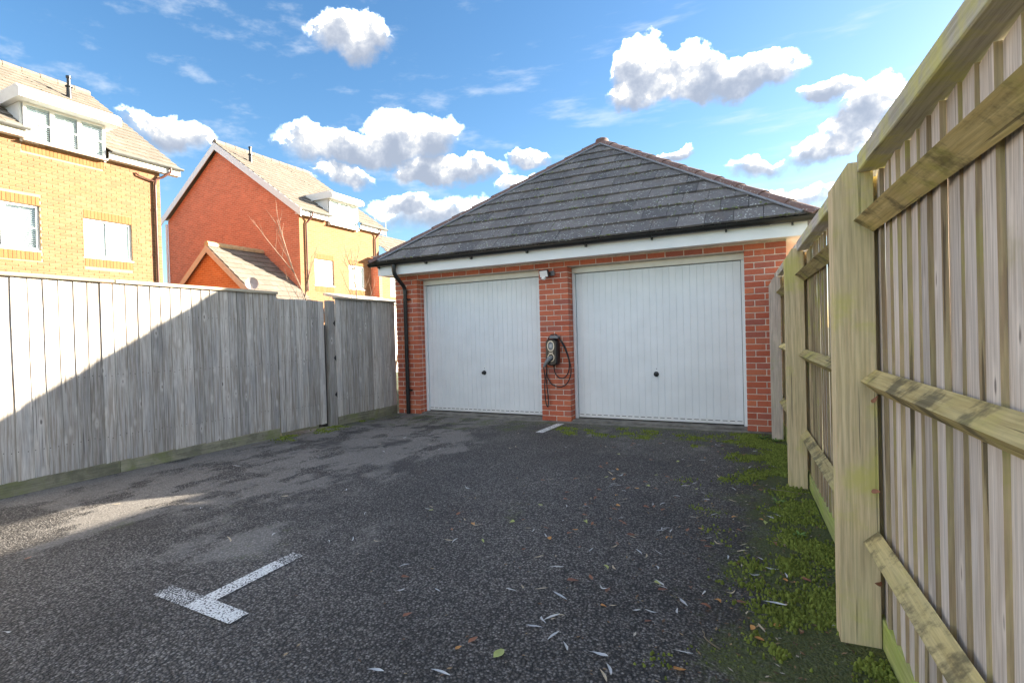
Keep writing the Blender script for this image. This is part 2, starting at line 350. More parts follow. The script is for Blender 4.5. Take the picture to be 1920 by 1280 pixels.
# ---- asphalt
def asphalt():
    m, g, p = newmat('driveway_asphalt'); pos = g('NewGeometry', _out='Position')
    s = m.node_tree.nodes.new('ShaderNodeSeparateXYZ'); g.put(s.inputs[0], pos); X, Y = s.outputs[0], s.outputs[1]
    v = m.node_tree.nodes.new('ShaderNodeTexVoronoi'); v.inputs['Scale'].default_value = 88; g.put(v.inputs['Vector'], pos)
    v2 = m.node_tree.nodes.new('ShaderNodeTexVoronoi'); v2.inputs['Scale'].default_value = 48; g.put(v2.inputs['Vector'], g.v('ADD', pos, (3.3, 1.7, 0)))
    cs = m.node_tree.nodes.new('ShaderNodeSeparateColor'); g.put(cs.inputs[0], v.outputs['Color'])
    stone = g.ramp(cs.outputs[0], [(0, (.058, .056, .056)), (.5, (.142, .133, .126)), (.85, (.195, .19, .185)), (1, (.29, .28, .27))])
    gap = g.ss(v.outputs['Distance'], .36, .62); stone = g.mix(g.m('MULTIPLY', gap, .85), stone, (.018, .018, .019, 1))
    big = g.noise(pos, .9, 4, .6); stone = g.mix(1.0, stone, g.ramp(big, [(.32, (.70, .70, .71)), (.68, (1.28, 1.26, 1.24))]), 'MULTIPLY')
    # silted, worn smooth strips where cars turn
    bn = g.noise(g.v('MULTIPLY', pos, (.85, .55, 1)), 1.25, 4, .62)
    bn2 = g.noise(g.v('MULTIPLY', pos, (1.4, .6, 1)), 2.6, 4, .65)
    reg = g.m('MULTIPLY', g.ss(X, -1.9, -3.9), g.ss(Y, 1.0, 2.2)); reg = g.m('MAXIMUM', reg, g.m('MULTIPLY', g.ss(Y, 4.6, 6.4), .55))
    silt = g.m('MULTIPLY', g.ss(g.m('MULTIPLY_ADD', reg, .27, bn), .60, .76), g.ss(bn2, .34, .54))
    silt = g.m('MAXIMUM', silt, g.m('MULTIPLY', g.ss(bn2, .56, .72), .45))
    silt = g.ss(g.m('MULTIPLY_ADD', g.m('SUBTRACT', g.noise(pos, 34, 3, .7), .5), .7, silt), .16, .88)
    smooth = g.mix(.35, (.25, .238, .222, 1), stone); col = g.mix(g.m('MULTIPLY', silt, .68), stone, smooth)
    # dark damp patches by the gate
    dp = g.ss(g.noise(g.v('MULTIPLY', pos, (.8, 1.3, 1)), 1.6, 5, .6), .54, .66)
    dr = g.m('MULTIPLY', g.ss(Y, 3.4, 4.6), g.m('MULTIPLY', g.ss(X, -2.4, -3.3), g.ss(Y, 7.0, 6.5)))
    col = g.mix(g.m('MULTIPLY', g.m('MULTIPLY', dp, dr), .85), col, (.050, .049, .050, 1))
    so = g.m('MULTIPLY', g.ss(X, -.55, .12), g.ss(g.noise(pos, 5.5, 4, .65), .38, .56)); col = g.mix(g.m('MULTIPLY', so, .85), col, (.040, .034, .027, 1))
    oil = g.ss(g.noise(pos, 2.1, 3, .5), .66, .74); col = g.mix(g.m('MULTIPLY', oil, .45), col, (.045, .043, .042, 1))
    # algae and moss film
    mn = g.noise(pos, 3.2, 4, .68); mf = g.noise(pos, 36, 3, .7)
    mr = g.ss(X, -.70, .25); strip = g.m('MULTIPLY', g.ss(Y, 5.3, 6.7), .52); lf = g.m('MULTIPLY', g.ss(X, -4.9, -5.8), g.m('MULTIPLY', g.ss(Y, 3.8, 5.6), .62))
    mt = g.m('MULTIPLY', g.ss(g.noise(pos, .75, 3), .50, .66), .30)
    mr = g.m('MAXIMUM', g.m('MAXIMUM', mr, strip), g.m('MAXIMUM', lf, mt))
    ms = g.ss(g.m('ADD', g.m('MULTIPLY', mr, .40), g.m('MULTIPLY_ADD', mf, .35, g.m('MULTIPLY', mn, .75))), .70, .90)
    col = g.mix(g.m('MULTIPLY', ms, .8), col, g.mix(mf, (.034, .042, .014, 1), (.115, .145, .034, 1)))
    g.put(p.inputs['Base Color'], col); g.put(p.inputs['Roughness'], g.m('MULTIPLY_ADD', silt, .15, .72)); p.inputs['Specular IOR Level'].default_value = .35
    h = g.m('MULTIPLY_ADD', v2.outputs['Distance'], .5, v.outputs['Distance']); h = g.m('MULTIPLY', h, g.m('MULTIPLY_ADD', silt, -.82, 1.0))
    h = g.m('MULTIPLY', h, -1.0); bump(g, p, h, .9, .012)
    return m
M_asph = asphalt()
M_grass = plain('garden_ground', (.07, .085, .035), .95, var=.3, scale=1.5, bmp=.5)
def paintmat(name, lo, hi):
    m, g, p = newmat(name); pos = g('NewGeometry', _out='Position')
    v = m.node_tree.nodes.new('ShaderNodeTexVoronoi'); v.inputs['Scale'].default_value = 105; g.put(v.inputs['Vector'], pos)
    big = g.noise(pos, 9, 4, .6); f = g.m('ADD', g.m('MULTIPLY', v.outputs['Distance'], .9), g.m('MULTIPLY', big, .5))
    f = g.ss(g.m('ADD', f, g.m('MULTIPLY', g.noise(pos, 140, 2), .3)), lo, hi)
    g.put(p.inputs['Base Color'], g.mix(f, (.72, .73, .73, 1), (.05, .05, .052, 1))); p.inputs['Roughness'].default_value = .7
    bump(g, p, g.m('MULTIPLY', v.outputs['Distance'], -1.0), .6, .008)
    return m
M_line = paintmat('white_line_paint', .86, 1.1); M_linew = paintmat('worn_white_line_paint', .62, .95)

# ------------------------------------------------------------------ ground and driveway
GZ = -.035
gr = MB().box(-300, 300, -60, 900, -.30, -.05).build('ground', M_grass); tag(gr, 'bare garden ground running out behind the fences', kind='structure')
b = MB(); xs = [-5.95, -4, -2.5, -1, .2, .9, 3.0]; ys = [-14, -6, 0, 3, 5.2, 6.6, 7.55]; zs = [0, 0, 0, 0, 0, GZ, GZ]
V = [(x, y, z) for y, z in zip(ys, zs) for x in xs]; n = len(xs)
b.add(V, [(j * n + i, j * n + i + 1, (j + 1) * n + i + 1, (j + 1) * n + i) for j in range(len(ys) - 1) for i in range(n - 1)])
drive = b.build('driveway', M_asph); tag(drive, 'dark grey asphalt driveway with mossy edges and worn pale strips', kind='structure')
def gz(x, y):
    return float(np.interp(y, ys, zs))
# T shaped parking mark: bar (left half worn) and stem
b = MB(); b.add([(-2.825, 1.505, .004), (-2.552, 1.497, .004), (-2.560, 1.604, .004), (-2.838, 1.605, .004)], [(0, 1, 2, 3)], 1)
b.add([(-2.549, 1.495, .005), (-2.198, 1.485, .005), (-2.199, 1.584, .005), (-2.557, 1.604, .005)], [(0, 1, 2, 3)], 0)
b.add([(-2.560, 1.606, .0045), (-2.463, 1.602, .0045), (-2.478, 2.02, .0045), (-2.575, 2.03, .0045)], [(0, 1, 2, 3)], 0)
b.add([(-2.575, 2.033, .004), (-2.478, 2.023, .004), (-2.485, 2.15, .004), (-2.578, 2.16, .004)], [(0, 1, 2, 3)], 1)
b.build('parking_mark', [M_line, M_linew], drive, label='worn white painted T shaped parking mark')
b = MB(); b.add([(-2.79, 6.22, gz(0, 6.22) + .006), (-2.68, 6.22, gz(0, 6.22) + .006), (-2.67, 7.0, GZ + .006), (-2.78, 7.0, GZ + .006)], [(0, 1, 2, 3)], 0)
b.build('bay_line', [M_line, M_linew], drive, label='short white painted line in front of the brick pillar')

# ------------------------------------------------------------------ left fence
XL = -5.86
def boardmesh(name, H, seed, mats, w=.129, t1=.017, t2=.006, wav=.0025, edge=0):
    rr = random.Random(seed); n = 5; b = MB(); V = []
    cut = rr.uniform(-.004, .004)
    for k in range(n + 1):
        z = H * k / n; j = [rr.uniform(-wav, wav) for _ in range(4)]; o = rr.uniform(-wav, wav) * .6
        zz = z + (cut if k == n else 0)
        V += [(o, -w / 2 + j[0], zz), (o + t1, -w / 2 + j[0], zz), (o + t2, w / 2 + j[1], zz + (cut if k == n else 0)), (o, w / 2 + j[1], zz)]
    F = []; Mi = []
    for k in range(n):
        a = k * 4; c = a + 4
        for i in range(4):
            F.append((a + i, a + (i + 1) % 4, c + (i + 1) % 4, c + i)); Mi.append(edge if i == 0 else 0)
    F += [(0, 1, 2, 3), tuple(n * 4 + i for i in (3, 2, 1, 0))]; Mi += [0, 0]
    b.add(V, F); b.M = Mi
    return b
def nails(b, zs, y0, x, rr, mi):
    for z in zs:
        for dy in (-.03, .028):
            y = y0 + dy + rr.uniform(-.008, .008); zz = z + rr.uniform(-.01, .01)
            P = [(x, y + .0042 * math.cos(k * math.pi / 3), zz + .0042 * math.sin(k * math.pi / 3)) for k in range(6)]
            P2 = [(x + .0015, q[1], q[2]) for q in P]; b.add(P + P2, [tuple(range(6, 12))] + [(k, (k + 1) % 6, (k + 1) % 6 + 6, k + 6) for k in range(6)], mi)
M_nail = plain('nail_head', (.05, .042, .038), .5, .6, var=.2)
LB = []
for s in range(7):
    b = boardmesh('board', 1.775, 100 + s, None, t1=.010, t2=.005); rr = random.Random(s); nails(b, (.25, .86, 1.45), -.02, .0085, rr, 1)
    LB.append(b.mesh('board', [M_wl, M_nail]))
GB = []
for s in range(5):
    b = boardmesh('gate_board', 1.80, 200 + s, None, w=.112, t1=.010, t2=.005); rr = random.Random(s); nails(b, (.3, .95, 1.55), -.015, .0085, rr, 1)
    GB.append(b.mesh('board', [M_wl, M_nail]))
def boards(parent, meshes, x, y0, y1, z0, pitch, seed, name='board', sign=1, tilt=2.2, rx=.0008):
    rr = random.Random(seed); y = y0 + pitch / 2; base = TM[parent].inverted(); n = max(1, round((y1 - y0) / pitch)); pit = (y1 - y0) / n
    for k in range(n):
        y = y0 + pit * (k + .5)
        loc = base @ Vector((x + rr.uniform(-.002, .002), y + rr.uniform(-.004, .004), z0 + rr.uniform(-.006, .006)))
        o = link(name, rr.choice(meshes), parent, loc, (rr.uniform(-.003, .003), rr.uniform(-rx, rx), R(tilt) * sign + rr.uniform(-.005, .005)))
fl = emp('board_fence', (XL, 2.2, 0), 'tall weathered close board fence, half in sunlight, left of the garden gate', 'fence')
boards(fl, LB, XL, -1.80, 4.755, .118, .112, 11)
b = MB(); b.cbox(XL - .045, XL + .012, -1.8, .9, -.05, .118, .003); b.build('gravel_board', M_wlg, fl)
b = MB(); b.cbox(XL - .045, XL + .012, .905, 2.86, -.05, .12, .003); b.build('gravel_board', M_wlg, fl)
b = MB(); b.cbox(XL - .045, XL + .012, 2.865, 4.762, -.05, .117, .003); b.build('gravel_board', M_wlg, fl)
for a, c in ((-1.8, .9), (.905, 2.86), (2.865, 4.775)):
    b = MB(); b.cbox(XL - .03, XL + .042, a, c - .003, 1.895, 1.930, .004); b.build('capping', M_wlc, fl)
for y in (-1.75, .9, 2.86, 4.765):
    b = MB(); b.cbox(XL - .13, XL - .03, y - .05, y + .05, -.05, 1.86); b.build('post', M_wp, fl)
for z in (.37, .98, 1.57):
    b = MB(); b.prism([(XL - .003, -1.8, z - .045), (XL - .003, -1.8, z + .045), (XL - .05, -1.8, z)], (0, 6.5, 0)); b.build('arris_rail', M_wra, fl)
gt = emp('garden_gate', (XL, 5.2, 0), 'weathered board garden gate standing slightly ajar between two fence panels', 'gate')
boards(gt, GB, XL - .012, 4.785, 5.585, .045, .102, 21, rx=.0008)
for z in (.30, .95, 1.60): MB().cbox(XL - .06, XL - .018, 4.79, 5.58, z - .05, z + .05).build('ledge', M_wlc, gt)
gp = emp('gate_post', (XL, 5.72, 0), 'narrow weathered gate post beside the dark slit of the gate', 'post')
MB().cbox(XL - .075, XL + .008, 5.665, 5.795, -.05, 1.86, .004).build('post', M_wl, gp); MB().cbox(XL - .16, XL - .07, 5.57, 5.69, -.05, 1.50, .004).build('slit_shade_post', plain('slit_shade_dark', (.022, .018, .015), .8), gp)  # near-black post added behind the slit; its colour stands in for shade
for z in (.45, 1.0, 1.52):
    b = MB(); b.prism([(XL + .009, 5.788, z + .045), (XL + .009, 5.745, z), (XL + .009, 5.788, z - .045)], (.004, 0, 0)); b.build('rail_notch', M_dark, gp)
f3 = emp('fence_panel', (XL, 6.5, 0), 'short shaded close board fence panel between the gate and the garage', 'fence')
boards(f3, LB, XL + .008, 5.80, 7.17, .11, .112, 31)
MB().cbox(XL - .03, XL + .055, 5.785, 7.17, 1.885, 1.915, .004).build('capping', M_wlc, f3)
MB().cbox(XL - .04, XL + .02, 5.80, 7.17, -.08, .112, .003).build('gravel_board', M_wlg, f3)
for z in (.37, .98, 1.57):
    b = MB(); b.prism([(XL, 5.8, z - .045), (XL, 5.8, z + .045), (XL - .05, 5.8, z)], (0, 1.37, 0)); b.build('arris_rail', M_wra, f3)

# ------------------------------------------------------------------ right fence (seen from its rail side), runs very slightly skew
RA = math.atan(.0523)
rf = emp('rail_fence', (.235, 2.42, 0), 'tall mossy fence with posts and three triangular rails along the right', 'fence', rz=RA)
# local frame: origin at near post's front left corner, +y along the fence away from the camera, +x away from the driveway
PT = [(-2.2), 0.0, 2.2, 4.36]
def post(y, w, mats, top, base=-.12):
    b = MB(); b.prism([(0, y, base), (w, y, base), (w, y, top), (w * .40, y, top), (0, y, top - .085)], (0, .10, 0))
    me = b.mesh('post', mats); return link('post', me, rf)
post(-2.2, .137, M_wp, 1.9); post(0, .137, M_wp, 1.905); post(2.2, .130, M_wp, 1.885)
post(4.30, .115, M_wpp, 1.85)
XB = .137
RBm = []
for s in range(8):
    b = boardmesh('board', 1.74, 300 + s, None, w=.127, t1=.015, t2=.006, wav=.003, edge=1)
    me = b.mesh('board', [M_wr, M_wre]); RBm.append(me)
def rboards(y0, y1, seed):
    rr = random.Random(seed); n = round((y1 - y0) / .106); pit = (y1 - y0) / n
    for k in range(n):
        y = y0 + pit * (k + .5)
        o = link('board', rr.choice(RBm), rf, (XB + .026 + rr.uniform(-.002, .002), y + rr.uniform(-.004, .004), .112 + rr.uniform(-.002, .002)),
                 (rr.uniform(-.003, .003), rr.uniform(-.002, .002), math.pi + R(7.0) + rr.uniform(-.02, .02)))
        o.rotation_euler[2] = R(-2.6) + rr.uniform(-.008, .008); o.scale[0] = -1
def bay(y0, y1, seed):
    rboards(y0 - .045, y1 + .045, seed)
    for z, ap, hh in ((1.677, .068, .049), (1.048, .056, .045), (.415, .056, .048)):
        b = MB(); b.prism([(XB - .004, y0 + .002, z - hh), (XB - .004, y0 + .002, z + hh), (XB - ap, y0 + .002, z)], (0, y1 - y0 - .004, 0)); link('arris_rail', b.mesh('arris_rail', M_wra), rf)
    b = MB(); b.cbox(.084, .200, y0 + .004, y1 - .004, 1.862, 1.932, .004); link('capping', b.mesh('capping', M_wcap), rf)
    b = MB(); b.cbox(XB + .004, XB + .044, y0 - .049, y1 + .049, -.10, .116, .003); link('gravel_board', b.mesh('gravel_board', M_wgb), rf)
bay(-2.10, 0.0, 41); bay(.10, 2.20, 42); bay(2.30, 4.30, 43); bay(4.40, 4.74, 44)

# ------------------------------------------------------------------ double garage
Y0 = 7.19; BP, CP = .2366, .079; BW, BH = .2261, .0685
ga = emp('double_garage', (-2.8, Y0, GZ), 'red brick double garage with two white doors and dark tiled hipped roof', 'garage')
LPx = (-5.825, -5.825 + 2 * BP - .0105); PIx = (-3.100, -3.100 + 2 * BP - .0105); RPx = (-.267, -.267 + 2 * BP - .0105 + .012)
ZT = GZ + 29 * CP       # underside of the course over the doors
RD = .20                # depth of the reveals
b = MB()
for a, c in (LPx, PIx, RPx): b.box(a + .005, c - .005, Y0 + .006, Y0 + RD + .05, GZ - .1, ZT)
b.box(LPx[0] + .005, RPx[1] - .005, Y0 + .0062, Y0 + RD + .05, ZT + .001, ZT + 3 * CP)
wall_core = b.build('wall', M_mortar, ga)
b = MB(); b.box(LPx[0] + .006, LPx[0] + .11, Y0 + RD + .052, 13.2, GZ - .1, 2.42); b.box(RPx[1] - .11, RPx[1] - .006, Y0 + RD + .052, 13.2, GZ - .1, 2.42); b.box(LPx[0] + .11, RPx[1] - .11, 13.1, 13.2, GZ - .1, 2.42)
b.build('side_wall', M_rtex_y, ga)
BM = {}
def brick(x0, x1, y0, y1, z0, z1, rr):
    key = (round(x1 - x0, 3), round(y1 - y0, 3), round(z1 - z0, 3))
    if key not in BM:
        w, d, h = key; BM[key] = MB().cbox(-w / 2, w / 2, -d / 2, d / 2, -h / 2, h / 2, .004).mesh('brick', M_brick)
    c = TM[ga].inverted() @ Vector(((x0 + x1) / 2, (y0 + y1) / 2 + rr.uniform(-.0018, .0018), (z0 + z1) / 2))
    link('brick', BM[key], ga, c, (0, rr.uniform(-.004, .004), rr.uniform(-.006, .006)))
rr = random.Random(77); J = BP - BW
for pier, (a, c) in enumerate((LPx, PIx, RPx)):
    for k in range(29):
        z0 = GZ + k * CP + .005; z1 = z0 + BH; odd = (k + pier) % 2
        if odd: segs = [(a, a + BW), (a + BP, c)]
        else: segs = [(a, a + BP / 2 - J), (a + BP / 2, a + BP / 2 + BW), (a + 1.5 * BP, c)]
        for i, (p, q) in enumerate(segs):
            # the end brick that turns into the reveal is a header deep
            dep = .105 if (i == len(segs) - 1 and pier < 2) else .10
            brick(p, q, Y0, Y0 + dep, z0, z1, rr)
        if pier < 2:     # reveal bricks behind the corner brick
            brick(c - .10, c, Y0 + .1155, Y0 + RD + .04, z0, z1, rr)
n = int(round((RPx[1] - LPx[0]) / BP)); pt = (RPx[1] - LPx[0] + .0105) / n
for k in range(n): brick(LPx[0] + k * pt, LPx[0] + k * pt + pt - .0105, Y0, Y0 + .10, ZT + .005, ZT + .005 + BH, rr)
# threshold
for a, c in ((LPx[1], PIx[0]), (PIx[1], RPx[0])): MB().cbox(a + .002, c - .002, Y0 + .03, 7.62, GZ - .08, GZ + .028, .008).build('threshold', M_conc, ga)
MB().cbox(LPx[0], RPx[1], Y0 - .10, Y0 + .028, GZ - .1, GZ + .004, .004).build('apron', M_conc, ga)

def garage_door(x0, x1, label):
    d = emp('garage_door', ((x0 + x1) / 2, Y0 + RD, GZ), label, 'garage door', 'garage doors')
    yf = Y0 + RD; zb = GZ + .045; zt = ZT - .004
    for a, c in ((x0 + .003, x0 + .045), (x1 - .045, x1 - .003)): MB().cbox(a, c, yf - .02, yf + .05, GZ + .03, zt - .086, .003).build('frame_jamb', M_white, d)
    MB().cbox(x0 + .003, x1 - .003, yf - .022, yf + .05, zt - .084, zt, .003).build('frame_header', M_cream, d)
    a, c = x0 + .053, x1 - .053; z1 = zt - .094; n = 25; w = (c - a) / n; yd = yf + .018
    prof = [(a, yd + .03), (a, yd)]
    for k in range(1, n):
        x = a + k * w; prof += [(x - .005, yd), (x - .003, yd + .007), (x + .003, yd + .007), (x + .005, yd)]
    prof += [(c, yd), (c, yd + .03)]
    b = MB(); m = len(prof); zb2 = zb + .055
    b.add([(x, y, zb2) for x, y in prof] + [(x, y, z1) for x, y in prof], [(i, i + 1, i + 1 + m, i + m) for i in range(m - 1)])
    b.add([(a, yd + .03, zb2), (c, yd + .03, zb2), (c, yd + .03, z1), (a, yd + .03, z1)], [(0, 1, 2, 3)])
    b.build('door_panel', M_white, d)
    b = MB(); b.cbox(a, c, yd - .004, yd + .03, zb, zb2 - .001, .003)
    for k in range(n):
        x = a + (k + .5) * w; b.box(x - w * .33, x + w * .33, yd - .0052, yd - .003, zb2 - .016, zb2 - .009, 1)
    b.build('bottom_rail', [M_upvc, M_dark], d)
    b = MB(); b.box(x0 + .046, a - .001, yf + .03, yf + .045, GZ + .03, z1, 0); b.box(c + .001, x1 - .046, yf + .03, yf + .045, GZ + .03, z1, 0); b.box(a, c, yf + .03, yf + .045, z1, z1 + .008, 0)
    b.build('shadow_gap', M_dark, d)
    # handle: round rose, turned knob, key flap above
    xm = (x0 + x1) / 2 + .02; zh = .665; hb = MB()
    for y_, r_ in ((yd, .036), (yd - .006, .036), (yd - .010, .030)): pass
    hb.tube([(xm, yd, zh), (xm, yd - .006, zh), (xm, yd - .012, zh)], [.037, .036, .028], 20); hb.tube([(xm, yd - .012, zh), (xm, yd - .032, zh)], [.012, .012], 12)
    h = hb.sm().build('handle', M_black, d)
    kb = MB(); kb.tube([(xm, yd - .030, zh), (xm, yd - .036, zh), (xm, yd - .050, zh), (xm, yd - .054, zh)], [.016, .024, .024, .016], 16); kb.sm().build('knob', M_black, h)
    kb = MB(); kb.tube([(xm + .004, yd + .001, zh + .075), (xm + .004, yd - .005, zh + .075)], [.007, .006], 10); kb.build('key_hole', M_grey, h)
    return d
garage_door(LPx[1], PIx[0], 'white ribbed up and over door left of the charger pillar')
garage_door(PIx[1], RPx[0], 'white ribbed up and over door right of the charger pillar')

# eaves
EX0, EX1, EY, EZ = -6.06, .520, 6.875, 2.565
SZ = 2.338
b = MB(); b.cbox(-5.97, .425, 6.925, 6.947, SZ, 2.56, .002); b.box(-5.97, -5.948, 6.9475, 13.3, SZ + .001, 2.559); b.box(.403, .425, 6.9475, 13.3, SZ + .001, 2.559)
b.build('fascia', M_white, ga)
b = MB(); b.box(-5.947, .402, 6.9475, Y0 - .002, SZ + .012, SZ + .022); b.box(-5.947, LPx[0] - .002, Y0 - .0018, 13.3, SZ + .012, SZ + .022); b.box(RPx[1] + .002, .402, Y0 - .0018, 13.3, SZ + .012, SZ + .022)
b.build('soffit', M_cream, ga)
# roof: three flat planes under real tiles on the front
AP = Vector((-2.86, 9.95, 5.0)); EB = 13.45
cor = [Vector((EX0, EY, EZ)), Vector((EX1, EY, EZ)), Vector((EX1, EB, EZ)), Vector((EX0, EB, EZ))]
dn = Vector((0, 0, -.05))
roof = MB().add([tuple(c + dn) for c in cor] + [tuple(AP + dn)], [(0, 1, 4), (1, 2, 4), (2, 3, 4), (3, 0, 4)]).build('roof', M_slate, ga)
def clip_poly(me_b, planes):
    """cut a small mesh with planes (point, normal kept side negative)"""
    bm = bmesh.new(); me = me_b; bm.from_mesh(me)
    for co, no in planes:
        geo = bm.verts[:] + bm.edges[:] + bm.faces[:]
        r = bmesh.ops.bisect_plane(bm, geom=geo, plane_co=co, plane_no=no, clear_outer=True, dist=1e-5)
        ed = [e for e in r['geom_cut'] if isinstance(e, bmesh.types.BMEdge)]
        if ed: 
            try: bmesh.ops.holes_fill(bm, edges=[e for e in bm.edges if e.is_boundary])
            except Exception: pass
    nv = len(bm.verts); bm.to_mesh(me); bm.free(); return nv
def tile_face(A, B, T, planes_in, tw, gauge, mat, parent, single, thick=.032, seed=1, name='roof_tile'):
    """tiles on the triangle or quad with eave A-B; T a point up the slope; planes_in clip planes in world space"""
    u = (B - A).normalized(); nrm = u.cross(T - A).normalized(); nrm = nrm if nrm.z > 0 else -nrm; v = nrm.cross(u).normalized(); v = v if v.z > 0 else -v
    Wd = (B - A).length; Ln = (T - A).dot(v); rows = int(math.ceil(Ln / gauge)); rr = random.Random(seed)
    Mi = TM[parent].inverted(); shared = None; allb = []; joined = MB()
    for j in range(rows):
        off = (j % 2) * tw / 2
        for i in range(-1, int(Wd / tw) + 2):
            s0 = i * tw + off + .003; s1 = s0 + tw - .006; t0 = j * gauge; t1 = t0 + gauge + .05
            if s1 < 0 or s0 > Wd: continue
            lift = rr.uniform(-.003, .003); sk = rr.uniform(-.004, .004)
            P = []
            for (a, c_, hgt) in ((s0, t0 + sk, thick), (s1, t0 - sk, thick), (s1, t1, 0.002), (s0, t1, 0.002)):
                P.append(A + u * a + v * c_ + nrm * (hgt + lift))
            Q = [p - nrm * thick * .8 for p in P]
            # outside test
            out = False; cut = False
            for co, no in planes_in:
                ds = [(p - co).dot(no) for p in P]
                if min(ds) > -.01: out = True
                if max(ds) > 0: cut = True
            if out: continue
            b = MB(); b.add([tuple(x) for x in P + Q], [(0, 1, 2, 3), (7, 6, 5, 4), (0, 4, 5, 1), (1, 5, 6, 2), (2, 6, 7, 3), (3, 7, 4, 0)])
            if cut:
                me = b.mesh(name, mat)
                if clip_poly(me, planes_in) < 4: continue
                if single: me.transform(Mi); link(name, me, parent)
                else: joined.add([tuple(x.co) for x in me.vertices], [tuple(p.vertices) for p in me.polygons])
            else:
                if single: me = b.mesh(name, mat, Mi); link(name, me, parent)
                else: joined.add(b.V, b.F)
    if not single:
        o = joined.build(name + 's', mat, parent); o['kind'] = 'stuff'; return o
def hip_plane(c, outward):
    # vertical plane through corner c and the apex, normal pointing outward
    d = (AP - c); d.z = 0; nrm = Vector((d.y, -d.x, 0)).normalized()
    if nrm.dot(outward) < 0: nrm = -nrm
    return (c, nrm)
tile_face(cor[0], cor[1], AP, [hip_plane(cor[0], Vector((-1, 0, 0))), hip_plane(cor[1], Vector((1, 0, 0)))], .335, .335, M_slate, roof, True)
tile_face(cor[1], cor[2], AP, [hip_plane(cor[1], Vector((0, -1, 0))), hip_plane(cor[2], Vector((0, 1, 0)))], .335, .335, M_slate, roof, False)
tile_face(cor[2], cor[3], AP, [hip_plane(cor[2], Vector((1, 0, 0))), hip_plane(cor[3], Vector((-1, 0, 0)))], .335, .335, M_slate, roof, False)
tile_face(cor[3], cor[0], AP, [hip_plane(cor[3], Vector((0, 1, 0))), hip_plane(cor[0], Vector((0, -1, 0)))], .335, .335, M_slate, roof, False)
def roof_moss():
    rq = np.random.RandomState(8); u = (cor[1] - cor[0]).normalized(); nrm = u.cross(AP - cor[0]).normalized(); nrm = nrm if nrm.z > 0 else -nrm; v = nrm.cross(u); v = v if v.z > 0 else -v
    Ln = (AP - cor[0]).dot(v); Wd = (cor[1] - cor[0]).length; ax = (AP - cor[0]).dot(u); V = []; F = []
    for j in range(0, int(Ln / .335) + 1):
        t = j * .335; lo = ax * t / Ln + .15; hi = Wd - (Wd - ax) * t / Ln - .15
        for _ in range(int(max(0, (hi - lo)) * 16)):
            s0 = rq.uniform(lo, hi)
            if math.sin(s0 * 2.1 + j * 1.7) + .6 * math.sin(s0 * 5.3 + j) < .1: continue
            up_ = abs(rq.normal(0, .02)) if rq.rand() < .88 else rq.uniform(.03, .25)
            c = cor[0] + u * s0 + v * (t - .008 + up_) + nrm * (.030 - .09 * up_); r_ = rq.uniform(.008, .024); b0 = len(V); L_ = rq.uniform(.6, 1.0) if up_ < .04 else 1.6
            for q in range(6): an = q * math.pi / 3 + rq.uniform(-.2, .2); V.append(tuple(c + u * r_ * math.cos(an) + v * r_ * L_ * .7 * math.sin(an)))
            V.append(tuple(c + nrm * r_ * .6))
            for q in range(6): F.append((b0 + q, b0 + (q + 1) % 6, b0 + 6))
    b = MB(); b.add(V, F); m_, g, p = newmat('roof_moss'); r = g('NewGeometry', _out='Random Per Island')
    g.put(p.inputs['Base Color'], g.ramp(r, [(0, (.05, .06, .02)), (.5, (.12, .15, .04)), (1, (.24, .28, .09))])); p.inputs['Roughness'].default_value = .95
    o = b.build('roof_moss', m_, roof); o['kind'] = 'stuff'
roof_moss()
# hip tiles: overlapping third-round tiles
def hips(c0, seed):
    rr = random.Random(seed); d = (AP - c0); Ln = d.length; d.normalize(); side = d.cross(Vector((0, 0, 1))).normalized(); nup = side.cross(d).normalized()
    n = int(Ln / .40) ; st = Ln / n
    for k in range(n):
        b = MB(); V = []
        for t, r_, lf in ((k * st - .04, .112, .014 + rr.uniform(0, .004)), ((k + 1) * st, .106, .003)):
            o = c0 + d * t + nup * (lf - .030)
            for q in range(9):
                an = R(12) + (math.pi - R(24)) * q / 8; V.append(tuple(o + side * r_ * math.cos(an) + nup * r_ * .72 * math.sin(an)))
            for q in range(9):
                an = R(12) + (math.pi - R(24)) * q / 8; V.append(tuple(o + side * (r_ - .016) * math.cos(an) + nup * (r_ * .72 - .016) * math.sin(an)))
        F = []
        for q in range(8): F += [(q, q + 1, q + 19, q + 18), (q + 9, q + 27, q + 28, q + 10), (q, q + 9, q + 10, q + 1), (q + 18, q + 19, q + 28, q + 27)]
        F += [(0, 18, 27, 9), (8, 17, 35, 26)]
        b.add(V, F).sm(); b.build('hip_tile', M_hip, roof)
    # mortar bedding strip on the front side
    b = MB(); P0 = c0 + d * .1; P1 = c0 + d * (Ln - .1)
    for s_ in (-1, 1):
        b.tube([tuple(P0 + side * s_ * .112 - nup * .012), tuple(P1 + side * s_ * .105 - nup * .012)], .016, 6)
    b.build('hip_bedding', M_lead, roof)
for i, c in enumerate(cor): hips(c, 60 + i)
b = MB(); b.tube([tuple(AP + Vector((0, 0, -.06))), tuple(AP + Vector((0, 0, .05))), tuple(AP + Vector((0, 0, .085)))], [.15, .12, .04], 12); b.sm().build('apex_cap', M_hip, roof)

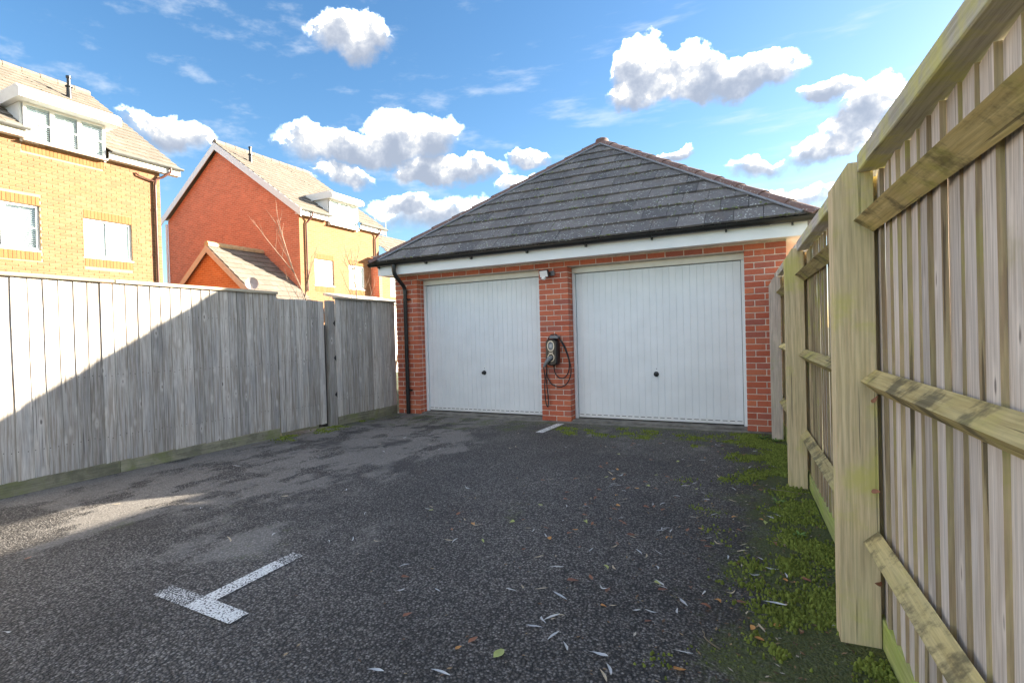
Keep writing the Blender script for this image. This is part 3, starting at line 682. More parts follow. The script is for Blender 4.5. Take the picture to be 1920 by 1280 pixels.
# gutter, brackets, downpipe
GY, GZ2, GR = 6.862, 2.545, .058
def half_round(b, x0, x1, y, z, r, th=.005, n=9):
    V = []
    for x in (x0, x1):
        for rr_ in (r, r - th):
            for k in range(n): an = math.pi + math.pi * k / (n - 1); V.append((x, y + rr_ * math.cos(an), z + rr_ * math.sin(an)))
    F = []
    for k in range(n - 1):
        F += [(k, k + 1, 2 * n + k + 1, 2 * n + k), (n + k, 3 * n + k, 3 * n + k + 1, n + k + 1), (k, n + k, n + k + 1, k + 1), (2 * n + k, 2 * n + k + 1, 3 * n + k + 1, 3 * n + k)]
    F += [(0, 2 * n, 3 * n, n), (n - 1, 2 * n - 1, 4 * n - 1, 3 * n - 1)]
    b.add(V, F); return b
gut = half_round(MB(), -6.10, .56, GY, GZ2, GR).sm().build('gutter', M_black, ga)
b = MB()
for x in (-6.10, .555): b.prism([(x, GY + GR * math.cos(math.pi + math.pi * k / 10), GZ2 + GR * math.sin(math.pi + math.pi * k / 10)) for k in range(11)], (.005, 0, 0))
b.build('stop_end', M_black, gut)
for x in (-5.93, -4.95, -4.1, -3.15, -2.25, -1.35, -.45, .27):
    b = MB(); half_round(b, x - .012, x + .012, GY, GZ2 + .002, GR + .007, .006); b.cbox(x - .012, x + .012, GY + GR + .002, GY + GR + .010, GZ2 - .075, GZ2 + .01)
    b.cbox(x - .010, x + .010, GY + .005, GY + GR, GZ2 - .086, GZ2 - .066, .002); b.sm().build('bracket', M_black, gut)
for x in (-4.52, -.02):
    b = MB(); half_round(b, x - .055, x + .055, GY, GZ2 + .002, GR + .006, .006); b.sm().build('union', M_black, gut)
xd = -5.575; ydp = Y0 - .055
b = MB(); b.tube([(xd - .005, GY, GZ2 - .04), (xd - .005, GY, 2.40), (xd - .004, GY + .01, 2.355), (xd, GY + .04, 2.31), (xd, ydp - .045, 2.165), (xd, ydp - .01, 2.12), (xd, ydp, 2.07), (xd, ydp, GZ + .01)], .034, 14)
b.tube([(xd, ydp, 2.09), (xd, ydp, 2.02)], .040, 14); b.tube([(xd - .005, GY, GZ2 - .05), (xd - .005, GY, 2.44)], .041, 14)
dp = b.sm().build('downpipe', M_black, ga)
for z in (1.93, .38):
    b = MB(); b.tube([(xd, ydp, z - .014), (xd, ydp, z + .014)], .041, 14); b.cbox(xd - .02, xd + .075, ydp + .02, Y0 - .002, z - .012, z + .012, .002); b.build('pipe_clip', M_black, dp)

# floodlight on the pillar
flo = emp('floodlight', (-2.97, Y0, 2.19), 'small black floodlight with white lens at the top of the brick pillar', 'floodlight')
Rm = Matrix.Translation((-2.965, Y0 - .10, 2.165)) @ Matrix.Rotation(R(-14), 4, 'Z') @ Matrix.Rotation(R(14), 4, 'X')
def xf(b, M): b.V = [tuple(M @ Vector(v)) for v in b.V]; return b
xf(MB().cbox(-.082, .082, -.018, .018, -.056, .056, .008), Rm).build('housing', M_black, flo)
xf(MB().cbox(-.070, .070, -.021, -.0182, -.045, .045, .002), Rm).build('lens', M_upvc, flo)
b = MB(); b.cbox(-2.945, -2.885, Y0 - .085, Y0 - .002, 2.15, 2.185, .004); b.tube([(-2.965, Y0 - .075, 2.165), (-2.905, Y0 - .03, 2.165)], .016, 8); b.build('arm', M_black, flo)
MB().cbox(-2.895, -2.835, Y0 - .04, Y0 - .002, 2.135, 2.205, .006).build('junction_box', M_grey, flo)
b = MB(); b.tube([(-2.975, Y0 - .11, 2.115), (-2.97, Y0 - .118, 2.085), (-2.97, Y0 - .12, 2.072)], [.028, .032, .022], 12); b.sm().build('sensor', M_upvc, flo)

# car charger with coiled cable
ev = emp('car_charger', (-2.88, Y0, 1.0), 'black wall mounted car charger with looped cable on the brick pillar', 'car charger')
yb0 = Y0 - .135
def rrect(x0, x1, z0, z1, r, n=5):
    P = []
    for cx, cz, a0 in ((x1 - r, z1 - r, 0), (x0 + r, z1 - r, 90), (x0 + r, z0 + r, 180), (x1 - r, z0 + r, 270)):
        for k in range(n + 1): an = R(a0 + 90 * k / n); P.append((cx + r * math.cos(an), cz + r * math.sin(an)))
    return P
b = MB(); P = rrect(-2.968, -2.785, .805, 1.195, .055); P2 = rrect(-2.955, -2.798, .82, 1.18, .05); n = len(P)
b.add([(x, Y0 - .003, z) for x, z in P] + [(x, yb0 + .025, z) for x, z in P] + [(x, yb0, z) for x, z in P2],
      [(i, (i + 1) % n, n + (i + 1) % n, n + i) for i in range(n)] + [(n + i, n + (i + 1) % n, 2 * n + (i + 1) % n, 2 * n + i) for i in range(n)] + [tuple(2 * n + i for i in range(n)), tuple(range(n - 1, -1, -1))])
body = b.sm().build('body', M_black, ev)
def ring(cx, cz, r, ry, w, y, name, mat, par):
    b = MB(); n = 28; V = []
    for rr_, yy in ((1, y), (1, y - .006), (0, y - .006), (0, y)):
        for k in range(n): an = 2 * math.pi * k / n; q = w * rr_; V.append((cx + (r - w + q) * math.cos(an), yy, cz + (ry - w + q) * math.sin(an)))
    F = [(s_ * n + k, s_ * n + (k + 1) % n, ((s_ + 1) % 4) * n + (k + 1) % n, ((s_ + 1) % 4) * n + k) for s_ in range(4) for k in range(n)]
    return b.add(V, F).sm().build(name, mat, par)
ring(-2.877, 1.093, .056, .078, .012, yb0, 'dial_ring', M_steel, ev)
b = MB(); n = 24; b.prism([(-2.877 + .040 * math.cos(2 * math.pi * k / n), yb0 - .004, 1.093 + .060 * math.sin(2 * math.pi * k / n)) for k in range(n)], (0, .004, 0)); dsc = b.build('dial', M_grey, ev)
for z in (1.105, 1.083): MB().box(-2.897, -2.857, yb0 - .0052, yb0 - .004, z - .004, z + .004).build('dial_mark', M_upvc, dsc)
ring(-2.877, .925, .054, .062, .011, yb0, 'socket_ring', M_steel, ev)
b = MB(); b.prism([(-2.905, yb0 - .003, 1.005), (-2.895, yb0 - .003, .997), (-2.86, yb0 - .003, .997), (-2.85, yb0 - .003, 1.005), (-2.845, yb0 - .003, .99), (-2.91, yb0 - .003, .99)], (0, .003, 0)); b.build('trim', M_steel, ev)
MB().cbox(-2.905, -2.77, Y0 - .12, Y0 - .003, 1.20, 1.245, .008).build('cable_hook', M_grey, ev)
b = MB(); b.tube([(-2.877, yb0, .925), (-2.885, yb0 - .03, .915), (-2.93, yb0 - .045, .865), (-2.985, yb0 - .03, .79)], [.030, .034, .027, .017], 12); b.sm().build('plug', M_grey, ev)
def cable(pts, ydepths, name='cable'):
    P = [Vector((x, y, z)) for (x, z), y in zip(pts, ydepths)]; out = []
    for i in range(len(P) - 1):
        p0 = P[max(i - 1, 0)]; p1 = P[i]; p2 = P[i + 1]; p3 = P[min(i + 2, len(P) - 1)]
        for k in range(5):
            t = k / 5; out.append(.5 * ((2 * p1) + (p2 - p0) * t + (2 * p0 - 5 * p1 + 4 * p2 - p3) * t * t + (3 * p1 - p0 - 3 * p2 + p3) * t ** 3))
    out.append(P[-1]); b = MB(); b.tube([tuple(q) for q in out], .0085, 8); b.sm().build(name, M_blackmatt, ev)
p1 = [(-2.985, .79), (-3.005, .70), (-3.020, .60), (-3.027, .50), (-3.025, .394), (-3.013, .246), (-2.988, .183), (-2.972, .247), (-2.977, .363), (-2.990, .501), (-3.001, .617), (-3.003, .723), (-3.00, .85), (-2.985, 1.05), (-2.93, 1.225), (-2.86, 1.258)]
cable(p1, [yb0 - .03, Y0 - .10] + [Y0 - .05] * 9 + [Y0 - .03, Y0 - .02, Y0 - .02, Y0 - .06, Y0 - .08])
p2 = [(-3.00, .80), (-2.996, .702), (-2.97, .596), (-2.904, .513), (-2.781, .484), (-2.68, .533), (-2.622, .642), (-2.608, .746), (-2.632, .891), (-2.687, 1.068), (-2.751, 1.18), (-2.80, 1.255), (-2.85, 1.26)]
cable(p2, [Y0 - .04] * 2 + [Y0 - .035] * 8 + [Y0 - .06, Y0 - .09, Y0 - .10])
p3 = [(-2.862, .82), (-2.862, .745), (-2.843, .672), (-2.789, .62), (-2.722, .618), (-2.66, .673), (-2.63, .767), (-2.634, .88), (-2.69, 1.05), (-2.765, 1.20), (-2.82, 1.256)]
cable(p3, [Y0 - .06] * 2 + [Y0 - .05] * 6 + [Y0 - .055, Y0 - .07, Y0 - .07])

# ------------------------------------------------------------------ houses
def window(parent, x, y0, y1, z0, z1, lights, kind, name='window', bars=True):
    """window in a wall facing +x; frame face at x"""
    b = MB(); f = .055; x0, x1 = x - .06, x
    b.box(x0, x1, y0, y1, z0, z0 + f); b.box(x0, x1, y0, y1, z1 - f, z1)
    w = (y1 - y0) / lights
    for k in range(lights + 1):
        yc = y0 + k * w; a = max(y0, yc - f * (.5 if 0 < k < lights else 1) * (1.6 if 0 < k < lights else 1)); c = min(y1, yc + f * (.5 if 0 < k < lights else 1) * (1.6 if 0 < k < lights else 1))
        b.box(x0 + .002, x1 - .002, a, c, z0 + f, z1 - f)
    wn = b.build(name, M_upvc, parent)
    for k in range(lights):
        a = y0 + k * w + f * .8 + (.012 if k else f * .2); c = y0 + (k + 1) * w - f * .8 - (.012 if k < lights - 1 else f * .2)
        zc0, zc1 = z0 + f, z1 - f
        MB().box(x - .036, x - .032, a, c, zc0, zc1).build('pane', M_glass, wn)
        if bars: MB().box(x - .031, x - .012, a, c, (zc0 + zc1) / 2 - .014, (zc0 + zc1) / 2 + .014).build('glazing_bar', M_upvc, wn)
        if kind == 'shutter':
            b = MB(); ns = int((zc1 - zc0) / .05)
            for i in range(ns):
                z = zc0 + (i + .5) * (zc1 - zc0) / ns; V = [(x - .085, a, z - .010), (x - .085, c, z - .010), (x - .060, c, z + .012), (x - .060, a, z + .012)]
                b.add(V + [(p[0] - .003, p[1], p[2] + .006) for p in V], [(0, 1, 2, 3), (7, 6, 5, 4), (0, 4, 5, 1), (2, 6, 7, 3)])
            b.box(x - .09, x - .07, (a + c) / 2 - .012, (a + c) / 2 + .012, zc0, zc1)
            o = b.build('shutter_louvres', M_blind, wn); o['kind'] = 'stuff'
            MB().box(x - .20, x - .19, a, c, zc0, zc1).build('room_behind', M_room, wn)
        else:
            MB().box(x - .052, x - .044, a, c, zc0, zc1).build('blind', M_blind, wn)
    MB().cbox(x - .05, x + .055, y0 - .03, y1 + .03, z0 - .03, z0 - .002, .003).build('sill', M_upvc, wn)
    return wn
def wall_holes(b, x0, x1, y0, y1, z0, z1, holes, mi=0):
    ys_ = sorted({y0, y1, *[v for h in holes for v in h[:2]]}); zs_ = sorted({z0, z1, *[v for h in holes for v in h[2:] if z0 < v < z1]})
    for i in range(len(ys_) - 1):
        for j in range(len(zs_) - 1):
            ym, zm = (ys_[i] + ys_[i + 1]) / 2, (zs_[j] + zs_[j + 1]) / 2
            if any(h[0] < ym < h[1] and h[2] < zm < h[3] for h in holes): continue
            b.box(x0, x1, ys_[i], ys_[i + 1], zs_[j], zs_[j + 1], mi)
def gutter_y(b, x, z, y0, y1, r=.06):
    n = 8; V = []
    for y in (y0, y1):
        for k in range(n): an = math.pi + math.pi * k / (n - 1); V.append((x + r * math.cos(an), y, z + r * math.sin(an)))
        for k in range(n): an = math.pi + math.pi * k / (n - 1); V.append((x + (r - .006) * math.cos(an), y, z + (r - .006) * math.sin(an)))
    F = []
    for k in range(n - 1): F += [(k, k + 1, 2 * n + k + 1, 2 * n + k), (n + k, 3 * n + k, 3 * n + k + 1, n + k + 1), (k, n + k, n + k + 1, k + 1), (2 * n + k, 2 * n + k + 1, 3 * n + k + 1, 3 * n + k)]
    b.add(V, F); return b
M_gut = plain('grey_gutter', (.16, .17, .17), .4, var=.1); M_redpipe = plain('dark_brown_pipe', (.11, .045, .035), .4, var=.1)

# --- house 1: buff brick, left edge
XH = -16.0
h1 = emp('buff_house', (XH, 6.5, 0), 'buff brick town house with white dormer at the left edge', 'house')
holes = [(7.19, 8.33, 3.62, 4.66), (4.95, 6.28, 3.64, 4.76), (5.98, 7.69, 6.27, 7.2)]
HT = 6.34
b = MB(); wall_holes(b, XH - .25, XH - .008, -1.0, 9.13, 2.2, HT, holes); wl1 = b.build('wall', M_ymortar, h1)
b = MB(); b.box(XH - .25, XH - .002, -1, 9.13, -.1, 2.199); b.box(-25.4, XH - .251, 8.9, 9.128, -.1, 6.3); b.box(-25.4, XH - .251, -1, -.8, -.1, 6.3); b.box(-25.4, -25.2, -.8, 8.9, -.1, 6.3)
b.prism([(-25.4, 8.91, 6.301), (XH - .05, 8.91, 6.301), (-20.7, 8.91, 9.70)], (0, .2, 0)); b.build('lower_wall', M_ytex_y, h1)
# bricks one by one where they show large, the rest in one mesh
rr = random.Random(3); bl = []
soldier = [(7.19, 8.33, 4.66), (4.95, 6.28, 4.76), (7.19, 8.33, 3.62 - .235), (4.95, 6.28, 3.64 - .235), (5.98, 7.69, 6.27 - .235)]
def in_sold(y0, y1, z): return any(y1 > s[0] and y0 < s[1] and s[2] - .02 < z < s[2] + .215 for s in soldier)
row = 0; z = 2.205
while z < HT - .04:
    y = 3.6 - (row % 2) * BP / 2
    while y < 9.12:
        a, c = max(y, 3.6), min(y + BW, 9.125)
        segs = [(a, c)]
        for s in [(h[0], h[1], h[2], h[3]) for h in holes] + [(s[0], s[1], s[2] - .015, s[2] + .22) for s in soldier]:
            if s[2] - .03 < z + .034 < s[3] + .03:
                ns = []
                for p, q in segs:
                    if q <= s[0] or p >= s[1]: ns.append((p, q))
                    else:
                        if p < s[0] - .02: ns.append((p, s[0] - .004))
                        if q > s[1] + .02: ns.append((s[1] + .004, q))
                segs = ns
        for p, q in segs:
            if q - p > .03: bl.append((p, q, z, z + BH, 0))
        y += BP
    z += CP; row += 1
for y0, y1, zz in soldier:
    k = int(round((y1 - y0) / CP)); w = (y1 - y0) / k
    for i in range(k): bl.append((y0 + i * w + .004, y0 + (i + 1) * w - .004, zz + .004, zz + .215, 1))
def dist(t): return ((t[0] + t[1]) / 2, )
vis = [t for t in bl if t[0] > 5.05 and t[2] > 2.9]; vis.sort(key=lambda t: (t[0] ** 2 + 256 + (t[2] - 1.3) ** 2))
singles = set(id(t) for t in vis[:300]); jb = MB(); js = MB(); HM = {}
for t in bl:
    px = XH + rr.uniform(-.001, .001)
    if id(t) in singles:
        key = (round(t[1] - t[0], 2), round(t[3] - t[2], 2), t[4])
        if key not in HM: w_, h_, k_ = key; HM[key] = MB().cbox(-.03, 0, -w_ / 2, w_ / 2, -h_ / 2, h_ / 2, .003).mesh('brick', M_ysoldier if k_ else M_ybrick)
        link('brick', HM[key], h1, TM[h1].inverted() @ Vector((px, (t[0] + t[1]) / 2, (t[2] + t[3]) / 2)))
    else: (js if t[4] else jb).box(px - .03, px, t[0], t[1], t[2], t[3])
o = jb.build('bricks', M_ybrick, h1); o['kind'] = 'stuff'; o = js.build('soldier_bricks', M_ysoldier, h1); o['kind'] = 'stuff'
MB().cbox(XH - .05, XH + .008, 8.50, 8.66, 4.17, 4.32, .004).build('air_brick', plain('terracotta', (.45, .17, .06), .8), h1)
window(h1, XH - .055, 7.19, 8.33, 3.64, 4.66, 2, 'blind', bars=False)
window(h1, XH - .055, 4.95, 6.28, 3.66, 4.76, 2, 'shutter')
# roof of house 1
A = Vector((-15.72, -1.3, 6.50)); B = Vector((-15.72, 9.62, 6.50)); RG = Vector((-20.75, -1.3, 9.93)); sl = (RG - A)
def roof_round_dormer(par, name_y, A, B, RG, y0, y1, ztop, back, seed):
    """front slope in three fields so that the dormer stands free, plus the back slope"""
    def at(y, z): t = (z - A.z) / (RG.z - A.z); return Vector((A.x + t * (RG.x - A.x), y, z))
    b = MB()
    for p, q, za in ((A.y, y0, A.z), (y0, y1, ztop), (y1, B.y, A.z)):
        b.add([tuple(at(p, za)), tuple(at(q, za)), tuple(at(q, RG.z)), tuple(at(p, RG.z))], [(0, 1, 2, 3)])
    b.add([tuple(at(A.y, RG.z)), tuple(at(B.y, RG.z)), (back[0], B.y, back[1]), (back[0], A.y, back[1])], [(0, 1, 2, 3)])
    rf_ = b.build('roof', M_hrt, par)
    for p, q, za in ((A.y, y0, A.z), (y0, y1, ztop), (y1, B.y, A.z)):
        tile_face(at(p, za), at(q, za), at(p, RG.z), [(Vector((0, q, 0)), Vector((0, 1, 0))), (Vector((0, p, 0)), Vector((0, -1, 0))), (Vector((RG.x, 0, 0)), Vector((-1, 0, 0)))], .33, .335, M_hrt, rf_, False, seed=seed)
    return rf_
rf1 = roof_round_dormer(h1, None, A, B, RG, 5.94, 7.74, 7.46, (-25.8, 6.5), 9)
b = MB(); 
for k in range(24): b.tube([(-20.75, -1.3 + k * .455, 9.93), (-20.75, -1.3 + k * .455 + .45, 9.93)], [.125, .115], 10)
b.build('ridge_tiles', M_hrt, rf1)['kind'] = 'stuff'
vp = MB(); vp.tube([(-19.5, 8.5, 8.95), (-19.5, 8.5, 9.42)], [.075, .065], 12); vp.tube([(-19.5, 8.5, 9.42), (-19.5, 8.5, 9.45)], [.10, .10], 12); vp.tube([(-19.5, 8.5, 9.45), (-19.5, 8.5, 9.72)], .05, 12); vp.tube([(-19.5, 8.5, 9.70), (-19.5, 8.5, 9.76)], .07, 12)
vp.sm().build('flue', M_black, rf1)
for a, c in ((-1.3, 6.0), (7.74, 9.62)):
    MB().box(-15.82, -15.80, a, c, 6.32, 6.50).build('fascia', M_upvc, h1); MB().box(XH - .002, -15.821, a, c, 6.32, 6.34).build('soffit', M_upvc, h1)
for a, c in ((-1.3, 6.05), (7.76, 9.66)): gutter_y(MB(), -15.73, 6.53, a, c).sm().build('gutter', M_gut, h1)
b = MB(); b.tube([(-15.74, 9.30, 6.48), (-15.74, 9.30, 6.36), (-15.86, 9.12, 6.18), (-15.93, 8.98, 6.10), (-15.94, 8.96, 5.9), (-15.94, 8.96, 0)], .036, 10); dp1 = b.sm().build('downpipe', M_redpipe, h1)
b = MB(); b.tube([(-15.94, 8.96, 6.02), (-15.94, 8.72, 6.06), (-15.94, 8.52, 6.10), (-15.97, 8.46, 6.16)], .025, 8); b.build('overflow_pipe', M_redpipe, dp1)
for z in (5.2, 3.9): MB().tube([(-15.94, 8.96, z), (-15.94, 8.96, z + .05)], .046, 10).build('pipe_clip', M_redpipe, dp1)
# dormer
XD = -15.86
dm = MB(); P = [(XD + .30, 7.19), (XD + .32, 7.26), (XD + .30, 7.40), (XD + .16, 7.50), (-17.6, 7.50), (-17.4, 7.19)]
dm.prism([(x, 5.80, z) for x, z in P], (0, 2.14, 0)); dorm = dm.build('dormer', M_upvc, h1)
for y in (5.94, 7.69): MB().prism([(XD - .10, y, 6.24), (XD - .10, y, 7.185), (-17.3, y, 7.185), (-16.3, y, 6.6)], (0, .05, 0)).build('cheek', M_upvc, dorm)
window(dorm, XD - .01, 5.99, 7.69, 6.29, 7.185, 3, 'shutter', name='dormer_window')

# --- house 2: red gable, buff front
h2 = emp('gabled_house', (-16, 16, 0), 'town house with tall red brick gable, white bargeboards and white dormer', 'house')
YG, YE = 14.16, 18.66
gp_ = [(-24.3, YG, -.1), (-16.002, YG, -.1), (-16.002, YG, 6.16), (-20.6, YG, 9.42), (-24.3, YG, 6.83)]
MB().prism(gp_, (0, .25, 0)).build('gable_wall', M_rtex_x, h2)
holes2 = [(14.87, 15.86, 3.46, 4.52), (16.73, 17.69, 3.44, 4.48)]
b = MB(); wall_holes(b, -16.24, -16.0, YG + .002, YE, -.1, 6.16, holes2); b.build('front_wall', M_ytex_y, h2)
b = MB(); b.box(-24.3, -16.25, YE - .2, YE - .002, -.1, 6.2); b.box(-24.3, -24.1, YG + .26, YE - .21, -.1, 6.8); b.build('rear_wall', M_ytex_y, h2)
for a, c, z0, z1 in holes2: window(h2, -16.05, a, c, z0 + .02, z1, 2, 'blind', bars=False)
jb = MB()
for y0, y1, zz in ((14.87, 15.86, 4.52), (16.73, 17.69, 4.48), (14.87, 15.86, 3.23), (16.73, 17.69, 3.21)):
    k = int(round((y1 - y0) / CP)); w = (y1 - y0) / k
    for i in range(k): jb.box(-16.02, -15.993, y0 + i * w + .004, y0 + (i + 1) * w - .004, zz, zz + .21)
jb.build('soldier_bricks', M_ysoldier, h2)['kind'] = 'stuff'
A = Vector((-15.70, 13.98, 6.28)); B = Vector((-15.70, 18.95, 6.28)); RG = Vector((-20.6, 13.98, 9.68))
rf2 = roof_round_dormer(h2, None, A, B, RG, 15.60, 17.23, 7.26, (-24.55, 6.93), 19)
b = MB()
for k in range(11): b.tube([(-20.6, 13.98 + k * .45, 9.68), (-20.6, 13.98 + k * .45 + .445, 9.68)], [.125, .115], 10)
b.build('ridge_tiles', M_hrt, rf2)['kind'] = 'stuff'
vp = MB(); vp.tube([(-19.4, 14.75, 8.7), (-19.4, 14.75, 9.15)], [.075, .065], 12); vp.tube([(-19.4, 14.75, 9.15), (-19.4, 14.75, 9.18)], .10, 12); vp.tube([(-19.4, 14.75, 9.18), (-19.4, 14.75, 9.45)], .05, 12); vp.tube([(-19.4, 14.75, 9.43), (-19.4, 14.75, 9.49)], .07, 12)
vp.sm().build('flue', M_black, rf2)
for (xa, za), (xb, zb_) in (((-15.66, 6.27), (-20.6, 9.66)), ((-24.58, 6.90), (-20.6, 9.66))):
    b = MB(); b.prism([(xa, 13.955, za), (xb, 13.955, zb_), (xb, 13.955, zb_ - .30), (xa + (.0 if xa > -20 else 0), 13.955, za - .30)], (0, .025, 0)); b.build('bargeboard', M_upvc, h2)
for a, c in ((13.981, 15.55), (17.30, 18.95)):
    MB().box(-15.82, -15.80, a, c, 6.08, 6.27).build('fascia', M_upvc, h2); MB().box(-15.998, -15.821, a, c, 6.10, 6.12).build('soffit', M_upvc, h2)
for a, c in ((14.0, 15.62), (17.25, 18.98)): gutter_y(MB(), -15.73, 6.30, a, c).sm().build('gutter', M_gut, h2)
for y, ye, z0 in ((14.55, 14.45, 3.2), (18.45, 18.36, 0)):
    b = MB(); b.tube([(-15.74, y + .05, 6.26), (-15.74, y + .05, 6.12), (-15.90, y, 5.95), (-15.94, ye, 5.80), (-15.94, ye, z0)], .036, 10); b.sm().build('downpipe', M_redpipe, h2)
b = MB(); b.tube([(-24.32, 14.10, 6.7), (-24.32, 14.10, 0)], .05, 8); b.build('downpipe', M_upvc, h2)
dm = MB(); P = [(-15.58, 7.02), (-15.56, 7.10), (-15.6, 7.22), (-15.75, 7.30), (-17.5, 7.30), (-17.4, 7.02)]; dm.prism([(x, 15.50, z) for x, z in P], (0, 1.80, 0)); dorm2 = dm.build('dormer', M_upvc, h2)
for y in (15.60, 17.18): MB().prism([(-15.95, y, 5.95), (-15.95, y, 7.015), (-17.4, y, 7.015), (-16.3, y, 6.4)], (0, .05, 0)).build('cheek', M_upvc, dorm2)
window(dorm2, -15.86, 15.62, 17.20, 6.0, 7.015, 3, 'blind', name='dormer_window')

# --- neighbour's garage below the gable
ng = emp('neighbour_garage', (-18.07, 13, 0), 'low orange brick gabled outbuilding with buff tiled roof before the tall gable', 'outbuilding')
RX, RZ = -18.07, 4.83; SLP = .80; YF = 11.95
ex = RX + 3.3; ez = RZ - 3.3 * SLP * .97; exl = RX - 3.3
MB().prism([(exl + .25, YF, -.1), (ex - .25, YF, -.1), (ex - .25, YF, ez + .1), (RX, YF, RZ - .15), (exl + .25, YF, ez + .1)], (0, .22, 0)).build('gable_wall', M_otex_x, ng)
b = MB(); b.box(ex - .45, ex - .25, YF + .221, YG - .003, -.1, ez); b.box(exl + .25, exl + .45, YF + .221, YG - .003, -.1, ez); b.build('side_wall', M_rtex_y, ng)
A = Vector((ex, YF - .12, ez)); B = Vector((ex, 14.9, ez)); RG = Vector((RX, YF - .12, RZ))
rf3 = MB().add([tuple(A), (ex, YG - .01, ez), (RX, YG - .01, RZ), tuple(RG), (exl, YG - .01, ez), (exl, YF - .12, ez)], [(0, 1, 2, 3), (3, 2, 4, 5)]).build('roof', M_hrt, ng)
tile_face(A, B, RG, [(Vector((0, YG - .008, 0)), Vector((0, 1, 0))), (Vector((0, YF - .12, 0)), Vector((0, -1, 0))), (Vector((RX, 0, 0)), Vector((-1, 0, 0)))], .33, .335, M_hrt, rf3, False, seed=29)
b = MB()
for k in range(5): b.tube([(RX, YF - .12 + k * .462, RZ + .01), (RX, YF - .12 + k * .462 + .455, RZ + .01)], [.125, .115], 10)
b.build('ridge_tiles', plain('buff_ridge_tile', (.52, .36, .2), .85), rf3)['kind'] = 'stuff'
M_barge = plain('pinkish_bargeboard', (.62, .47, .38), .6, var=.05)
for xa in (ex, exl):
    b = MB(); b.prism([(xa, YF - .145, ez - .02), (RX, YF - .145, RZ - .02), (RX, YF - .145, RZ - .27), (xa, YF - .145, ez - .27)], (0, .024, 0)); b.build('bargeboard', M_barge, ng)
sd = emp('satellite_dish', (-15.45, 11.7, 3.2), 'small round satellite dish at the corner of the orange outbuilding', 'satellite dish')
b = MB(); c = Vector((-15.42, 11.62, 3.24)); nd_ = Vector((.75, -.6, .25)).normalized(); V = []; F = []; nn = 18
a_ = nd_.cross(Vector((0, 0, 1))).normalized(); b_ = a_.cross(nd_)
for r_, dd in ((.0, -.05), (.09, -.043), (.17, -.02), (.20, 0)):
    for k in range(nn): V.append(tuple(c + nd_ * dd + (a_ * math.cos(2 * math.pi * k / nn) + b_ * math.sin(2 * math.pi * k / nn) * 1.1) * r_))
for s_ in range(3):
    for k in range(nn): F.append((s_ * nn + k, s_ * nn + (k + 1) % nn, (s_ + 1) * nn + (k + 1) % nn, (s_ + 1) * nn + k))
b.add(V, F); b.sm().build('dish', plain('dish_grey', (.42, .36, .36), .5), sd)
MB().tube([tuple(c - b_ * .2), tuple(c - b_ * .12 + nd_ * .24)], .012, 6).build('arm', M_grey, sd)
MB().tube([tuple(c - nd_ * .05), (-15.6, 11.78, 3.15), (-15.62, 11.82, 2.95)], .018, 6).build('mount', M_grey, sd)

# --- house 3 beyond
h3 = emp('far_house', (-15.5, 20.5, 0), 'lower far house with red brick corner and buff roof, beside the dark garage roof', 'house')
YA = 18.09
MB().prism([(-16.0, YA, -.1), (-15.54, YA, -.1), (-15.54, YA, 4.9), (-16.0, YA, 4.9)], (0, .2, 0)).build('corner_wall', M_rtex_x, h3)
b = MB(); wall_holes(b, -15.78, -15.545, YA + .201, 23.5, -.1, 4.9, [(18.86, 19.8, 3.2, 4.3)]); b.build('front_wall', M_ytex_y, h3)
window(h3, -15.60, 18.86, 19.8, 3.22, 4.3, 2, 'blind', bars=False)
A = Vector((-15.25, 18.97, 4.98)); B = Vector((-15.25, 23.8, 4.98)); RG = Vector((-19.6, 18.97, 8.0))
rf4 = MB().add([tuple(A), tuple(B), (-17.4, 23.8, 6.47), (-17.4, 18.97, 6.47)], [(0, 1, 2, 3)]).build('roof', M_hrt, h3)
tile_face(A, B, RG, [(Vector((0, 23.8, 0)), Vector((0, 1, 0))), (Vector((-17.4, 0, 0)), Vector((-1, 0, 0)))], .33, .335, M_hrt, rf4, False, seed=39)
b = MB(); b.box(-15.9, -15.26, YA - .1, 18.96, 4.92, 4.97); b.build('porch_slab', M_lead, h3)
b = MB(); b.box(-15.54, -15.28, YA + .2, 23.8, 4.80, 4.96); b.build('fascia', M_upvc, h3)
ae_ = emp('tv_aerial', (-17, 20.4, 6.4), 'thin television aerial pole above the far roof', 'aerial')
b = MB(); b.tube([(-17, 20.4, 6.35), (-17, 20.37, 7.38)], .016, 6); b.build('mast', M_grey, ae_)
b = MB(); b.tube([(-17.35, 20.25, 7.34), (-16.65, 20.5, 7.34)], .012, 5)
for k in range(6): x = -17.32 + k * .12; b.tube([(x, 20.25 + k * .04 - .12, 7.34), (x, 20.25 + k * .04 + .12, 7.34)], .007, 4)
b.build('antenna', M_grey, ae_)
# pale lean-to roof just above the fence
lt = emp('lean_to', (-13.2, 14.3, 0), 'pale lean-to roof peeping over the fence beneath the bare branches', 'outbuilding')
b = MB(); b.prism([(-13.2, 14.2, 2.72), (-14.9, 14.2, 3.05), (-14.9, 14.2, 2.95), (-13.2, 14.2, 2.62)], (0, 2.9, 0)); b.build('roof', plain('pale_felt', (.60, .57, .52), .8), lt)
b = MB(); b.box(-13.4, -13.3, 14.35, 16.9, -.1, 2.62); b.box(-14.9, -13.41, 14.35, 14.45, -.1, 2.62); b.build('wall', M_upvc, lt)

